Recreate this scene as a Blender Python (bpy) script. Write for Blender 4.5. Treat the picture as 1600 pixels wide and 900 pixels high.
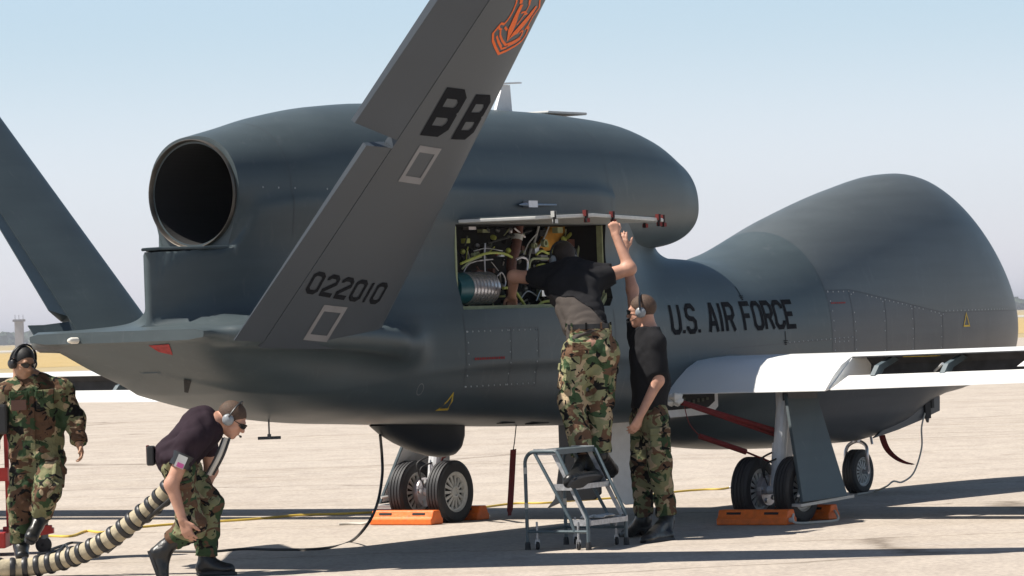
import bpy, bmesh, math, random
import numpy as np
from mathutils import Vector, Matrix
random.seed(7); np.random.seed(7)
for o in list(bpy.data.objects): bpy.data.objects.remove(o)
SC = bpy.context.scene; COL = SC.collection
# ---------------- camera ----------------
FPX, ROLL, PITCH, CAMH = 6046., math.radians(2.0), math.atan(59.4/6046), 1.6
CA, SA = math.cos(ROLL), math.sin(ROLL)
fw = np.array([0, math.cos(PITCH), math.sin(PITCH)]); up_ = np.array([0, -math.sin(PITCH), math.cos(PITCH)]); rt = np.array([1., 0, 0])
cam = bpy.data.cameras.new('camera'); camo = bpy.data.objects.new('camera', cam); COL.objects.link(camo); SC.camera = camo
cam.sensor_width = 36; cam.lens = FPX/1600*36; cam.clip_start = 1; cam.clip_end = 30000
_r = Vector(rt*CA-up_*SA); _u = Vector(rt*SA+up_*CA); _f = Vector(fw)
camo.matrix_world = Matrix(((_r[0], _u[0], -_f[0], 0), (_r[1], _u[1], -_f[1], 0), (_r[2], _u[2], -_f[2], CAMH), (0, 0, 0, 1)))
SC.render.resolution_x, SC.render.resolution_y = 1024, 576
# ---------------- light ----------------
SUN_EL, SUN_AZ = math.radians(58), math.radians(7)    # shadows fall along (cos az, sin az)
W = bpy.data.worlds.new('World'); SC.world = W; W.use_nodes = True
nt = W.node_tree; sky = nt.nodes.new('ShaderNodeTexSky'); sky.sky_type = 'NISHITA'; sky.sun_disc = False
sky.sun_elevation = SUN_EL; sky.sun_rotation = math.atan2(-math.cos(SUN_AZ), -math.sin(SUN_AZ))
sky.altitude = 30; sky.air_density = 1.0; sky.dust_density = 1.0; sky.ozone_density = 1.5
bg = nt.nodes['Background']; bg.inputs[1].default_value = .05
# pale valley haze: whitens the sky smoothly towards the whole horizon
_tc = nt.nodes.new('ShaderNodeTexCoord'); _sx = nt.nodes.new('ShaderNodeSeparateXYZ'); nt.links.new(_tc.outputs['Generated'], _sx.inputs[0])
_hr = nt.nodes.new('ShaderNodeValToRGB'); _hr.color_ramp.interpolation = 'EASE'; _e = _hr.color_ramp.elements; _e[0].position = 0; _e[0].color = (7.6, 7.5, 8.9, 1); _e[1].position = .6; _e[1].color = (0, 0, 0, 1)
for _p, _c in ((.035, (6.3, 6.7, 8.2, 1)), (.085, (3.9, 5.1, 6.5, 1)), (.22, (1.2, 2.4, 3.4, 1))): _n = _e.new(_p); _n.color = _c
nt.links.new(_sx.outputs[2], _hr.inputs[0]); _ad = nt.nodes.new('ShaderNodeMix'); _ad.data_type = 'RGBA'; _ad.blend_type = 'ADD'; _ad.inputs[0].default_value = 1
nt.links.new(sky.outputs[0], _ad.inputs[6]); nt.links.new(_hr.outputs[0], _ad.inputs[7]); nt.links.new(_ad.outputs[2], bg.inputs[0])
sl = bpy.data.lights.new('sun', 'SUN'); sl.energy = 5.0; sl.angle = math.radians(.55); sl.color = (1, .94, .85)
so = bpy.data.objects.new('sun', sl); COL.objects.link(so)
so.rotation_euler = Vector((-math.cos(SUN_AZ)*math.cos(SUN_EL), -math.sin(SUN_AZ)*math.cos(SUN_EL), math.sin(SUN_EL))).to_track_quat('Z', 'Y').to_euler()
SC.view_settings.view_transform = 'Standard'; SC.view_settings.look = 'None'; SC.view_settings.exposure = 0.55; SC.view_settings.gamma = 1
# ---------------- coordinate helpers ----------------
# the aircraft frame: s forward, r to starboard, z up, origin on the ground between the main wheels
O = np.array([.6285, 30.9, 0]); Fv = np.array([.5651, .8250, 0]); Rv = np.array([.8250, -.5651, 0])
def ray(px, py):
    dx, dy = px-800, py-450; u = dx*CA-dy*SA; v = dx*SA+dy*CA
    return rt*u+fw*FPX-up_*v
C0 = np.array([0, 0, CAMH])
def at(px, py, Y):
    d = ray(px, py); return C0+d*(Y/d[1])
def ground(px, py, z=0.):
    d = ray(px, py); return C0+d*((z-CAMH)/d[2])
def acp(p): return np.array([(p-O)@Fv, (p-O)@Rv, p[2]])
def at_r(px, py, r):
    d = ray(px, py); return acp(C0+d*((r-(C0-O)@Rv)/(d@Rv)))
def at_s(px, py, s):
    d = ray(px, py); return acp(C0+d*((s-(C0-O)@Fv)/(d@Fv)))
def world(s, r, z): return O+s*Fv+r*Rv+np.array([0, 0, z])
# ---------------- materials ----------------
def mat(name, col, rough=.6, metal=0., var=.12, scale=6., bump=0., bscale=60., spec=.5, stretch=None, coat=0.):
    m = bpy.data.materials.new(name); m.use_nodes = True; t = m.node_tree; b = t.nodes['Principled BSDF']
    b.inputs['Roughness'].default_value = rough; b.inputs['Metallic'].default_value = metal; b.inputs['Specular IOR Level'].default_value = spec
    b.inputs['Coat Weight'].default_value = coat
    tc = t.nodes.new('ShaderNodeTexCoord'); mp = t.nodes.new('ShaderNodeMapping'); t.links.new(tc.outputs['Object'], mp.inputs[0])
    if stretch: mp.inputs['Scale'].default_value = stretch
    n = t.nodes.new('ShaderNodeTexNoise'); n.inputs['Scale'].default_value = scale; n.inputs['Detail'].default_value = 6; t.links.new(mp.outputs[0], n.inputs[0])
    r = t.nodes.new('ShaderNodeValToRGB'); r.color_ramp.elements[0].position = .3; r.color_ramp.elements[1].position = .7
    c = np.array(col); r.color_ramp.elements[0].color = (*np.clip(c*(1-var), 0, 1), 1); r.color_ramp.elements[1].color = (*np.clip(c*(1+var), 0, 1), 1)
    t.links.new(n.outputs[0], r.inputs[0]); t.links.new(r.outputs[0], b.inputs['Base Color'])
    mr = t.nodes.new('ShaderNodeMapRange'); mr.inputs[3].default_value = max(rough-.06, .02); mr.inputs[4].default_value = min(rough+.08, 1); t.links.new(n.outputs[0], mr.inputs[0]); t.links.new(mr.outputs[0], b.inputs['Roughness'])
    if bump:
        n2 = t.nodes.new('ShaderNodeTexNoise'); n2.inputs['Scale'].default_value = bscale; n2.inputs['Detail'].default_value = 4; t.links.new(mp.outputs[0], n2.inputs[0])
        bp = t.nodes.new('ShaderNodeBump'); bp.inputs['Strength'].default_value = bump; bp.inputs['Distance'].default_value = .02; t.links.new(n2.outputs[0], bp.inputs['Height']); t.links.new(bp.outputs[0], b.inputs['Normal'])
    return m
def camo_mat(name, bright=1., seed=0.):
    m = bpy.data.materials.new(name); m.use_nodes = True; t = m.node_tree; b = t.nodes['Principled BSDF']; b.inputs['Roughness'].default_value = .9; b.inputs['Specular IOR Level'].default_value = .15
    tc = t.nodes.new('ShaderNodeTexCoord'); mp = t.nodes.new('ShaderNodeMapping'); mp.inputs['Location'].default_value = (seed, seed*2, seed*.7); t.links.new(tc.outputs['Object'], mp.inputs[0])
    base = t.nodes.new('ShaderNodeRGB'); base.outputs[0].default_value = (.22*bright, .22*bright, .12*bright, 1); cur = base.outputs[0]
    for k, (col, sc, th) in enumerate([((.40, .31, .20), 5.6, .55), ((.045, .078, .038), 6.0, .535), ((.13, .074, .046), 7.2, .535), ((.010, .010, .010), 9.5, .575)]):
        m2 = t.nodes.new('ShaderNodeMapping'); m2.inputs['Location'].default_value = (k*7.3, k*3.1, -k*5.7); m2.inputs['Scale'].default_value = (1, 1, 1.25); t.links.new(mp.outputs[0], m2.inputs[0])
        n = t.nodes.new('ShaderNodeTexNoise'); n.inputs['Scale'].default_value = sc; n.inputs['Detail'].default_value = 2.5; n.inputs['Roughness'].default_value = .55; n.inputs['Distortion'].default_value = .9; t.links.new(m2.outputs[0], n.inputs[0])
        r = t.nodes.new('ShaderNodeValToRGB'); r.color_ramp.elements[0].position = th; r.color_ramp.elements[1].position = th+.012; t.links.new(n.outputs[0], r.inputs[0])
        mx = t.nodes.new('ShaderNodeMix'); mx.data_type = 'RGBA'; t.links.new(r.outputs[0], mx.inputs[0]); t.links.new(cur, mx.inputs[6]); mx.inputs[7].default_value = (*[c*bright for c in col], 1); cur = mx.outputs[2]
    t.links.new(cur, b.inputs['Base Color'])
    n2 = t.nodes.new('ShaderNodeTexNoise'); n2.inputs['Scale'].default_value = 18; n2.inputs['Detail'].default_value = 3; t.links.new(mp.outputs[0], n2.inputs[0])
    bp = t.nodes.new('ShaderNodeBump'); bp.inputs['Strength'].default_value = .7; bp.inputs['Distance'].default_value = .03; t.links.new(n2.outputs[0], bp.inputs['Height']); t.links.new(bp.outputs[0], b.inputs['Normal'])
    return m
M = dict(titan=mat('heat_stained_titanium', (.16, .14, .12), .42, .85, var=.35, scale=9), radome=mat('dark_radome_paint', (.022, .025, .03), .5),
 paint=mat('grey_aircraft_paint', (.055, .073, .080), .43, var=.07, scale=2.2, bump=.02, bscale=9),
 finpaint=mat('warm_grey_paint', (.051, .062, .076), .44, var=.06, scale=2.5),
 nose=mat('radome_grey_paint', (.15, .165, .168), .42, var=.05, scale=1.6),
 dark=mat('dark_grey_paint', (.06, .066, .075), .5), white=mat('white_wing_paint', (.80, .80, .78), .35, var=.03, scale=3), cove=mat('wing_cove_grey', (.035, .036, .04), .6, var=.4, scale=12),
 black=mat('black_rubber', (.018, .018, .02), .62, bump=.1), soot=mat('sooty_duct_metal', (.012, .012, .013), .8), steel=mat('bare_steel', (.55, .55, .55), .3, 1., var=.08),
 rim=mat('wheel_enamel', (.5, .5, .48), .4, var=.08, scale=20), strut=mat('white_strut_enamel', (.62, .63, .64), .35, var=.06, scale=15), orange=mat('orange_chock_paint', (.80, .16, .02), .5, var=.18, scale=14, bump=.2, bscale=30),
 red=mat('faded_red_webbing', (.14, .011, .010), .8, var=.2, scale=30), yellow=mat('yellow_marking_paint', (.62, .42, .04), .6), mark=mat('charcoal_marking_paint', (.010, .011, .014), .85, spec=.12, var=.1, scale=20), ltmark=mat('light_grey_marking_paint', (.20, .20, .21), .6, var=.1),
 emb=mat('orange_emblem_paint', (.75, .13, .015), .6, var=.08), redmark=mat('red_marking_paint', (.33, .03, .03), .7, var=.3, scale=25), ladder=mat('blue_grey_ladder_enamel', (.09, .12, .135), .38, var=.12, scale=12), laddersteel=mat('worn_tread_metal', (.42, .42, .43), .38, .4, var=.25, scale=40),
 teal=mat('teal_enamel', (.015, .10, .12), .35), silver=mat('brushed_aluminium', (.55, .53, .55), .33, .8, var=.1, scale=30), primer=mat('green_primer', (.32, .35, .20), .6, var=.15, scale=20), lime=mat('yellow_green_tube', (.42, .46, .10), .5, var=.2, scale=20), duct=mat('rusty_brown_duct', (.13, .055, .04), .7, var=.25, scale=25),
 gold=mat('amber_insulation', (.62, .30, .05), .55, var=.25, scale=14), cloth=mat('white_rag', (.62, .60, .56), .9, var=.1), box=mat('dark_olive_box', (.085, .095, .07), .8, var=.3, scale=20, bump=.3), skin=mat('light_skin', (.50, .27, .19), .5, var=.16, scale=11, bump=.08, bscale=120, spec=.35), skin2=mat('tan_skin', (.42, .235, .15), .5, var=.16, scale=11, bump=.08, bscale=120, spec=.35),
 blackshirt=mat('black_cotton', (.017, .017, .019), .9, var=.2, scale=8, bump=.25, bscale=14, spec=.1), plumshirt=mat('faded_plum_cotton', (.026, .016, .023), .85, var=.15, scale=8, bump=.3, bscale=12, spec=.15), sunlitshirt=mat('sunlit_black_cotton', (.075, .064, .058), .9, var=.12, scale=7, bump=.3, bscale=12, spec=.1), hair=mat('dark_hair', (.03, .02, .015), .7, var=.3, scale=90, bump=.3, bscale=160), hair2=mat('short_brown_hair', (.075, .042, .026), .7, var=.3, scale=90, bump=.3, bscale=160),
 blackhair=mat('black_hair', (.008, .008, .009), .6, var=.3, scale=90), boot=mat('black_boot_leather', (.012, .012, .012), .36, var=.25, scale=14, bump=.3, bscale=24), headset=mat('grey_headset_plastic', (.26, .28, .30), .35), headblack=mat('black_headset_plastic', (.02, .02, .022), .4), lens=mat('black_lens', (.008, .008, .008), .12),
 hose=mat('cream_hose_canvas', (.42, .36, .25), .9, var=.22, scale=12, bump=.4, bscale=30), cablek=mat('black_cable', (.02, .02, .02), .6), cabley=mat('yellow_cable', (.65, .46, .08), .6), rope=mat('pale_rope', (.55, .52, .46), .9), redp=mat('red_cart_paint', (.33, .018, .014), .5, var=.15, scale=10), lamp=mat('clear_light_cover', (.85, .8, .7), .15, var=.02))
CAMO = [camo_mat('woodland_camouflage', q, k*3.7) for k, q in enumerate((1.15, .75, .85, .8))]  # first copy brighter: sunlight on the trousers at the steps painted in
# ---------------- mesh builder ----------------
def tag(o, label=None, cat=None, group=None, kind=None):
    for k, v in (('label', label), ('category', cat), ('group', group), ('kind', kind)):
        if v: o[k] = v
    return o
def unit(v):
    v = np.array(v, float); return v/(np.linalg.norm(v)+1e-12)
def frame(d):
    d = unit(d); a = np.array([0, 0, 1.]) if abs(d[2]) < .9 else np.array([1., 0, 0]); x = unit(np.cross(a, d)); return x, np.cross(d, x), d
class MB:
    def __init__(s, ac=False): s.v = []; s.f = []; s.ac = ac
    def add(s, vs, fs):
        n = len(s.v); s.v += [tuple(map(float, p)) for p in vs]; s.f += [tuple(i+n for i in f) for f in fs]; return s
    def box(s, c, size, ax=None, taper=None):
        c = np.array(c, float); ax = np.eye(3) if ax is None else np.array(ax); hs = np.array(size)/2; vs = []
        for z in (-1, 1):
            t = 1 if taper is None or z < 0 else taper
            for x, y in ((-1, -1), (1, -1), (1, 1), (-1, 1)): vs.append(c+ax[0]*x*hs[0]*t+ax[1]*y*hs[1]*t+ax[2]*z*hs[2])
        return s.add(vs, [(0, 3, 2, 1), (4, 5, 6, 7), (0, 1, 5, 4), (1, 2, 6, 5), (2, 3, 7, 6), (3, 0, 4, 7)])
    def tube(s, pts, r, n=10, caps=True, flat=1.):
        pts = [np.array(p, float) for p in pts]; rs = r if hasattr(r, '__len__') else [r]*len(pts); vs = []; x = None
        for i, p in enumerate(pts):
            d = unit(pts[min(i+1, len(pts)-1)]-pts[max(i-1, 0)])
            if x is None: x, y, _ = frame(d)
            else: x = unit(x-d*(x@d)); y = np.cross(d, x)
            for k in range(n):
                a = 2*math.pi*k/n; vs.append(p+(x*math.cos(a)+y*math.sin(a)*flat)*rs[i])
        fs = [(i*n+k, i*n+(k+1) % n, (i+1)*n+(k+1) % n, (i+1)*n+k) for i in range(len(pts)-1) for k in range(n)]
        if caps: fs += [tuple(range(n))[::-1], tuple((len(pts)-1)*n+k for k in range(n))]
        return s.add(vs, fs)
    def lathe(s, c, axis, prof, n=32, close=False):      # prof: (distance along axis, radius)
        x, y, d = frame(axis); c = np.array(c, float); vs = [c+d*h+(x*math.cos(2*math.pi*k/n)+y*math.sin(2*math.pi*k/n))*r for h, r in prof for k in range(n)]
        m = len(prof); fs = [(i*n+k, i*n+(k+1) % n, ((i+1) % m)*n+(k+1) % n, ((i+1) % m)*n+k) for i in range(m if close else m-1) for k in range(n)]
        return s.add(vs, fs)
    def prism(s, pts, ext):                              # closed polygon of 3-D points pushed along ext
        pts = [np.array(p, float) for p in pts]; e = np.array(ext, float); n = len(pts)
        return s.add(pts+[p+e for p in pts], [tuple(range(n))[::-1], tuple(range(n, 2*n))]+[(i, (i+1) % n, n+(i+1) % n, n+i) for i in range(n)])
    def build(s, name, m, parent=None, smooth=False, bevel=0., local=None, sub=0, angle=40):
        me = bpy.data.meshes.new(name); v = np.array(s.v, float)
        if s.ac: v = v*[1, -1, 1]
        org = np.zeros(3)
        if parent is None and not s.ac: org = np.array([(v[:, 0].min()+v[:, 0].max())/2, (v[:, 1].min()+v[:, 1].max())/2, v[:, 2].min()]); v = v-org
        me.from_pydata([tuple(p) for p in v], [], s.f)
        bm = bmesh.new(); bm.from_mesh(me); bmesh.ops.recalc_face_normals(bm, faces=bm.faces)
        bm.to_mesh(me); bm.free()
        if isinstance(m, (list, tuple)):
            for q in m: me.materials.append(q)
        else: me.materials.append(m)
        if smooth:
            me.shade_smooth(); me.set_sharp_from_angle(angle=math.radians(angle))
        o = bpy.data.objects.new(name, me); COL.objects.link(o); o.location = org
        if parent is not None: attach(o, parent, s.ac)
        if bevel:
            bv = o.modifiers.new('b', 'BEVEL'); bv.width = bevel; bv.segments = 2; bv.limit_method = 'ANGLE'
        return o
WM = {}
def attach(o, parent, ac=False):
    """the mesh is in the parent's frame (aircraft) or in world coordinates (everything else)"""
    o.parent = parent
    if not ac: o.matrix_parent_inverse = WM[parent.name].inverted()
    WM[o.name] = WM[parent.name] if ac else Matrix()
def thing(name, loc, label, cat, group=None, rz=0.):
    e = bpy.data.objects.new(name, None); COL.objects.link(e); e.location = loc; e.rotation_euler = (0, 0, rz); e.empty_display_size = .2
    WM[e.name] = Matrix.Translation(Vector(loc)) @ Matrix.Rotation(rz, 4, 'Z'); return tag(e, label, cat, group)
def single(o): WM[o.name] = Matrix.Translation(o.location); return o
def smooth_path(pts, n=8):
    P = [np.array(p, float) for p in pts]; out = []
    for i in range(len(P)-1):
        a, b, c, d = P[max(i-1, 0)], P[i], P[i+1], P[min(i+2, len(P)-1)]
        for k in range(n):
            t = k/n; out.append(.5*((2*b)+(-a+c)*t+(2*a-5*b+4*c-d)*t*t+(-a+3*b-3*c+d)*t**3))
    return out+[P[-1]]
# ---------------- implicit surfaces for people ----------------
def surface_nets(fn, lo, hi, h, B=8):
    lo = np.array(lo, float); n = (np.ceil((np.array(hi)-lo)/h/B)).astype(int)*B; nb = n//B
    g = np.stack(np.meshgrid(*[np.arange(k) for k in nb], indexing='ij'), -1).reshape(-1, 3)
    fc = fn(lo+(g*B+B/2)*h); act = np.abs(fc) < B*h*.95+.03
    V = np.ones(n+1, np.float32)
    for b in g[(~act) & (fc < 0)]: V[b[0]*B:b[0]*B+B+1, b[1]*B:b[1]*B+B+1, b[2]*B:b[2]*B+B+1] = -1
    k = np.arange(B+1); loc = np.stack(np.meshgrid(k, k, k, indexing='ij'), -1).reshape(-1, 3); ga = g[act]
    for i in range(0, len(ga), 400):
        idx = (ga[i:i+400, None, :]*B+loc[None]).reshape(-1, 3); V[idx[:, 0], idx[:, 1], idx[:, 2]] = fn(lo+idx*h)
    V[V == 0] = 1e-6; I = V < 0; c = np.zeros(n, np.int8); cor = [(x, y, z) for x in (0, 1) for y in (0, 1) for z in (0, 1)]
    for x, y, z in cor: c += I[x:n[0]+x, y:n[1]+y, z:n[2]+z]
    cells = np.argwhere((c > 0) & (c < 8)); cid = -np.ones(n, np.int32); cid[tuple(cells.T)] = np.arange(len(cells))
    vals = np.stack([V[tuple((cells+q).T)] for q in cor], 1); P = np.zeros((len(cells), 3)); cnt = np.zeros(len(cells)); C = np.array(cor, float)
    for a in range(8):
        for b in range(a+1, 8):
            if np.abs(C[a]-C[b]).sum() == 1:
                va, vb = vals[:, a], vals[:, b]; m = (va < 0) != (vb < 0); t = va[m]/(va[m]-vb[m]); P[m] += C[a]+(C[b]-C[a])*t[:, None]; cnt[m] += 1
    P = lo+(cells+P/cnt[:, None])*h; F = []
    for ax in range(3):
        o1, o2 = [(1, 2), (2, 0), (0, 1)][ax]; A = [slice(None)]*3; Bs = [slice(None)]*3; A[ax] = slice(0, -1); Bs[ax] = slice(1, None)
        e = np.argwhere(I[tuple(A)] != I[tuple(Bs)]); e = e[(e[:, o1] > 0) & (e[:, o2] > 0) & (e[:, o1] < n[o1]) & (e[:, o2] < n[o2])]
        q = []
        for d1, d2 in ((-1, -1), (0, -1), (0, 0), (-1, 0)):
            w = e.copy(); w[:, o1] += d1; w[:, o2] += d2; q.append(cid[tuple(w.T)])
        q = np.stack(q, 1); fl = ~I[tuple(e.T)]; q[fl] = q[fl][:, ::-1]; F.append(q[(q >= 0).all(1)])
    return P, np.vstack(F)
def smin(a, b, k):
    h = np.clip(.5+.5*(b-a)/k, 0, 1); return b*(1-h)+a*h-k*h*(1-h)
def prim(p, q):
    k = q[0]
    if k == 'c' or k == 'x':           # round cone a,b,ra,rb,(axis,scale); x: flat cut at b, 'cut' both
        a, b, ra, rb = q[1:5]; a = np.array(a); ab = np.array(b)-a; L2 = ab@ab; t = ((p-a)@ab)/L2; tc = np.clip(t, 0, 1)
        o = p-(a+tc[:, None]*ab)
        if len(q) > 5: ax = unit(q[5]); w = o@ax; o = o-ax*(w*(1-1/q[6]))[:, None]
        d = np.sqrt((o*o).sum(1))-(ra+(rb-ra)*tc)
        if k == 'x':
            o = p-(a+np.clip(t, 0, 9)[:, None]*ab)
            if len(q) > 5: ax = unit(q[5]); w = o@ax; o = o-ax*(w*(1-1/q[6]))[:, None]
            d = np.maximum(np.sqrt((o*o).sum(1))-(ra+(rb-ra)*np.clip(t, 0, 1)), (t-1)*math.sqrt(L2))
        return d
    if k == 'e':                       # ellipsoid centre, radii, axes(3x3 rows)
        c, R, A = q[1:4]; l = (p-np.array(c))@np.array(A).T; R = np.array(R); k0 = np.sqrt(((l/R)**2).sum(1)); k1 = np.sqrt(((l/R**2)**2).sum(1)); return k0*(k0-1)/(k1+1e-9)
def sdf(groups, fold=0., fs=1., seed=0):
    rs = np.random.RandomState(seed); D = [(unit(rs.normal(size=3)), rs.uniform(22, 60), rs.uniform(0, 6)) for _ in range(7)]
    def f(p):
        out = None
        for k, ps in groups:
            o = None
            for q in ps:
                d = prim(p, q) if q[0] != '-' else None
                if q[0] == '-': o = np.maximum(o, -prim(p, q[1])); continue
                o = d if o is None else smin(o, d, k)
            out = o if out is None else smin(out, o, .012)
        if fold:
            w = np.sin(p@np.array([9., 5, 7])+seed)*.8+np.sin(p@np.array([-6., 11, 4]))*.8; n = 0
            for d, fr, ph in D: n = n+(1.53-2*np.sqrt(np.abs(np.sin((p@d)*fr*.55*fs+ph+w*1.6))))*np.abs(np.sin(p[:, 2]*13+ph))
            out = out+fold*n/2.2
        return out
    return f
def imesh(name, m, parent, groups, h, fold=0., seed=0, clip=None, fs=1.):
    f0 = sdf(groups, fold, fs, seed); f = f0 if clip is None else (lambda p: np.maximum(f0(p), clip(p)))
    pts = []
    for k, ps in groups:
        for q in ps:
            if q[0] == '-': continue
            if q[0] == 'e': R = max(q[2]); pts += [np.array(q[1])-R, np.array(q[1])+R]
            else:
                R = max(q[3], q[4])*(q[6] if len(q) > 5 else 1)
                for e in q[1:3]: pts += [np.array(e)-R, np.array(e)+R]
    pts = np.array(pts); P, F = surface_nets(f, pts.min(0)-.03, pts.max(0)+.03, h)
    me = bpy.data.meshes.new(name); org = np.zeros(3)
    if parent is None: org = np.array([P[:, 0].mean(), P[:, 1].mean(), P[:, 2].min()]); P = P-org
    me.vertices.add(len(P)); me.vertices.foreach_set('co', P.ravel()); me.loops.add(F.size); me.loops.foreach_set('vertex_index', F.ravel().astype(np.int32)); me.polygons.add(len(F)); me.polygons.foreach_set('loop_start', np.arange(0, F.size, 4)); me.polygons.foreach_set('loop_total', np.full(len(F), 4)); me.update(calc_edges=True); me.validate(); me.shade_smooth()
    me.materials.append(m); o = bpy.data.objects.new(name, me); COL.objects.link(o); o.location = org
    sm = o.modifiers.new('s', 'SMOOTH'); sm.factor = .5; sm.iterations = 2
    if parent is not None: attach(o, parent)
    else: single(o)
    return o
def hand(wrist, d, palm, side, curl=(.35, .5, .35), size=1., spread=.06, thumb=.5):
    """palm along d, palm normal 'palm' (the way it closes); side=+1 puts the thumb on cross(d,palm)"""
    d = unit(d); palm = unit(np.array(palm)-d*(np.array(palm)@d)); w = np.cross(d, palm)*side; W = np.array(wrist, float); out = []
    S = size; k0 = W+d*.088*S
    for i, (off, L) in enumerate(((.030, .072), (.010, .080), (-.010, .074), (-.029, .058))):
        kn = k0+w*off*S-d*abs(off)*.25*S; out.append(('c', W+w*off*.5*S+d*.01, kn, .017*S, .0125*S)); p = kn; dd = unit(d+w*off*spread*40); ang = 0.
        for j, (fr, c) in enumerate(zip((.45, .31, .24), curl)):
            ang += c*(1+.12*i); v = dd*math.cos(ang)+palm*math.sin(ang); q = p+v*L*fr*S; out.append(('c', p, q, (.0098-.001*j)*S, (.0090-.001*j)*S)); p = q
    b = W+d*.028*S+w*.022*S; v1 = unit(d*.72+w*.70+palm*thumb*.6); m1 = b+v1*.042*S; v2 = unit(d*.9+w*.3+palm*thumb); m2 = m1+v2*.032*S; m3 = m2+unit(v2+palm*.3)*.024*S
    out += [('c', b, m1, .016*S, .0125*S), ('c', m1, m2, .0115*S, .0105*S), ('c', m2, m3, .010*S, .0085*S)]
    return out
def headframe(f, u):
    f = unit(f); u = unit(np.array(u)-f*(np.array(u)@f)); return np.array([np.cross(u, f), f, u])   # rows: left, forward, up
def head(c, A, S=1.):
    L = lambda x, y, z: np.array(c)+(A[0]*x+A[1]*y+A[2]*z)*S
    g = [('e', L(0, -.015, .030), (.075*S, .096*S, .088*S), A), ('e', L(0, .028, -.035), (.060*S, .066*S, .078*S), A), ('c', L(-.012, .066, -.092), L(.012, .066, -.092), .021*S, .021*S)]
    fine = [('c', L(0, .088, .012), L(0, .108, -.026), .009*S, .014*S), ('c', L(-.03, .080, .022), L(.03, .080, .022), .014*S, .014*S), ('c', L(-.018, .088, -.058), L(.018, .088, -.058), .009*S, .009*S), ('e', L(.077, -.005, -.008), (.010*S, .021*S, .032*S), A), ('e', L(-.077, -.005, -.008), (.010*S, .021*S, .032*S), A), ('c', L(.03, .062, -.02), L(.045, .04, -.05), .022*S, .02*S), ('c', L(-.03, .062, -.02), L(-.045, .04, -.05), .022*S, .02*S)]
    return [(.022, g), (.010, fine)]
def hairclip(c, A, S=1.):
    c = np.array(c)
    def f(p):
        l = (p-c)@A.T/S; return np.maximum(-(l[:, 2]-(-.028+1.15*(l[:, 1]-.005)))*.7, -(l[:, 2]+.085))*S
    return f
def headset(c, A, parent, cup, band, S=1.):
    L = lambda x, y, z: np.array(c)+(A[0]*x+A[1]*y+A[2]*z)*S
    for sg in (1, -1):
        b = MB(); b.lathe(L(sg*.072, -.004, -.012), A[0]*sg, [(0, .001), (0, .036*S), (.014*S, .040*S), (.026*S, .037*S), (.036*S, .026*S), (.039*S, .001)], 20)
        o = b.build('headset_cup', cup, parent, True)
        b = MB(); b.lathe(L(sg*.066, -.004, -.012), A[0]*sg, [(0, .024*S), (0, .038*S), (.014*S, .038*S), (.014*S, .024*S)], 18, True); b.build('ear_cushion', M['headblack'], parent, True)
    pts = [L(.105*math.sin(t), -.008, .012+.118*math.cos(t)) for t in np.linspace(-1.62, 1.62, 20)]
    b = MB(); b.tube(pts, .011*S, 8, flat=.6); b.build('headset_band', band, parent, True)
    b = MB(); b.tube(smooth_path([L(.10, .0, -.03), L(.085, .06, -.06), L(.045, .105, -.066)], 4), .0028*S, 6); b.tube([L(.052, .103, -.066), L(.026, .112, -.064)], .008*S, 8); b.build('microphone_boom', M['headblack'], parent, True)
def shades(c, A, parent, S=1.):
    L = lambda x, y, z: np.array(c)+(A[0]*x+A[1]*y+A[2]*z)*S
    b = MB()
    for sg in (1, -1):
        outer = [(.008, .104, .014), (.022, .106, .022), (.045, .094, .021), (.060, .074, .012), (.058, .072, -.004), (.044, .090, -.014), (.024, .104, -.014), (.012, .106, -.004)]
        b.prism([L(sg*x, y, z) for x, y, z in outer], A[1]*.004*S)
    b.box(L(0, .108, .011), (.02*S, .005*S, .005*S), A)
    for sg in (1, -1): b.tube([L(sg*.060, .074, .008), L(sg*.078, .03, .006), L(sg*.082, -.01, .004)], .0028*S, 6)
    b.build('sunglasses', M['lens'], parent)
def boot(name, ankle, heel, toe, parent, shaft, R=.052):
    """shaft: point up the calf, heel/toe on the sole"""
    ankle, heel, toe, shaft = map(lambda q: np.array(q, float), (ankle, heel, toe, shaft)); d = unit(toe-heel); n = unit(ankle-(heel+toe)/2-d*((ankle-(heel+toe)/2)@d)); sd = np.cross(d, n)
    g = [('c', shaft, ankle, R+.008, R), ('c', ankle, heel+n*.055+d*.03, R, .040), ('c', heel+n*.045+d*.03, toe+n*.038-d*.045, .038, .036, sd, 1.25), ('c', ankle+d*.02, toe+n*.04-d*.06, .042, .034, sd, 1.2)]
    def clip(p): return -((p-heel)@n)-.0+.012
    o = imesh(name, M['boot'], parent, [(.03, g)], .010, fold=.0022, seed=3, clip=clip, fs=1.6)
    b = MB(); pr = []
    for t in np.linspace(0, 1, 9): pr.append((t, .034+.016*math.sin(t*math.pi*.9)+(.0 if t < .9 else -.014)))
    L = np.linalg.norm(toe-heel); pts = [heel+d*L*t+sd*w*.92 for t, w in pr]+[heel+d*L*t-sd*w*.92 for t, w in pr[::-1]]
    b.prism(pts, n*.022); b.build('boot_sole', M['black'], o)
    return o
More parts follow.
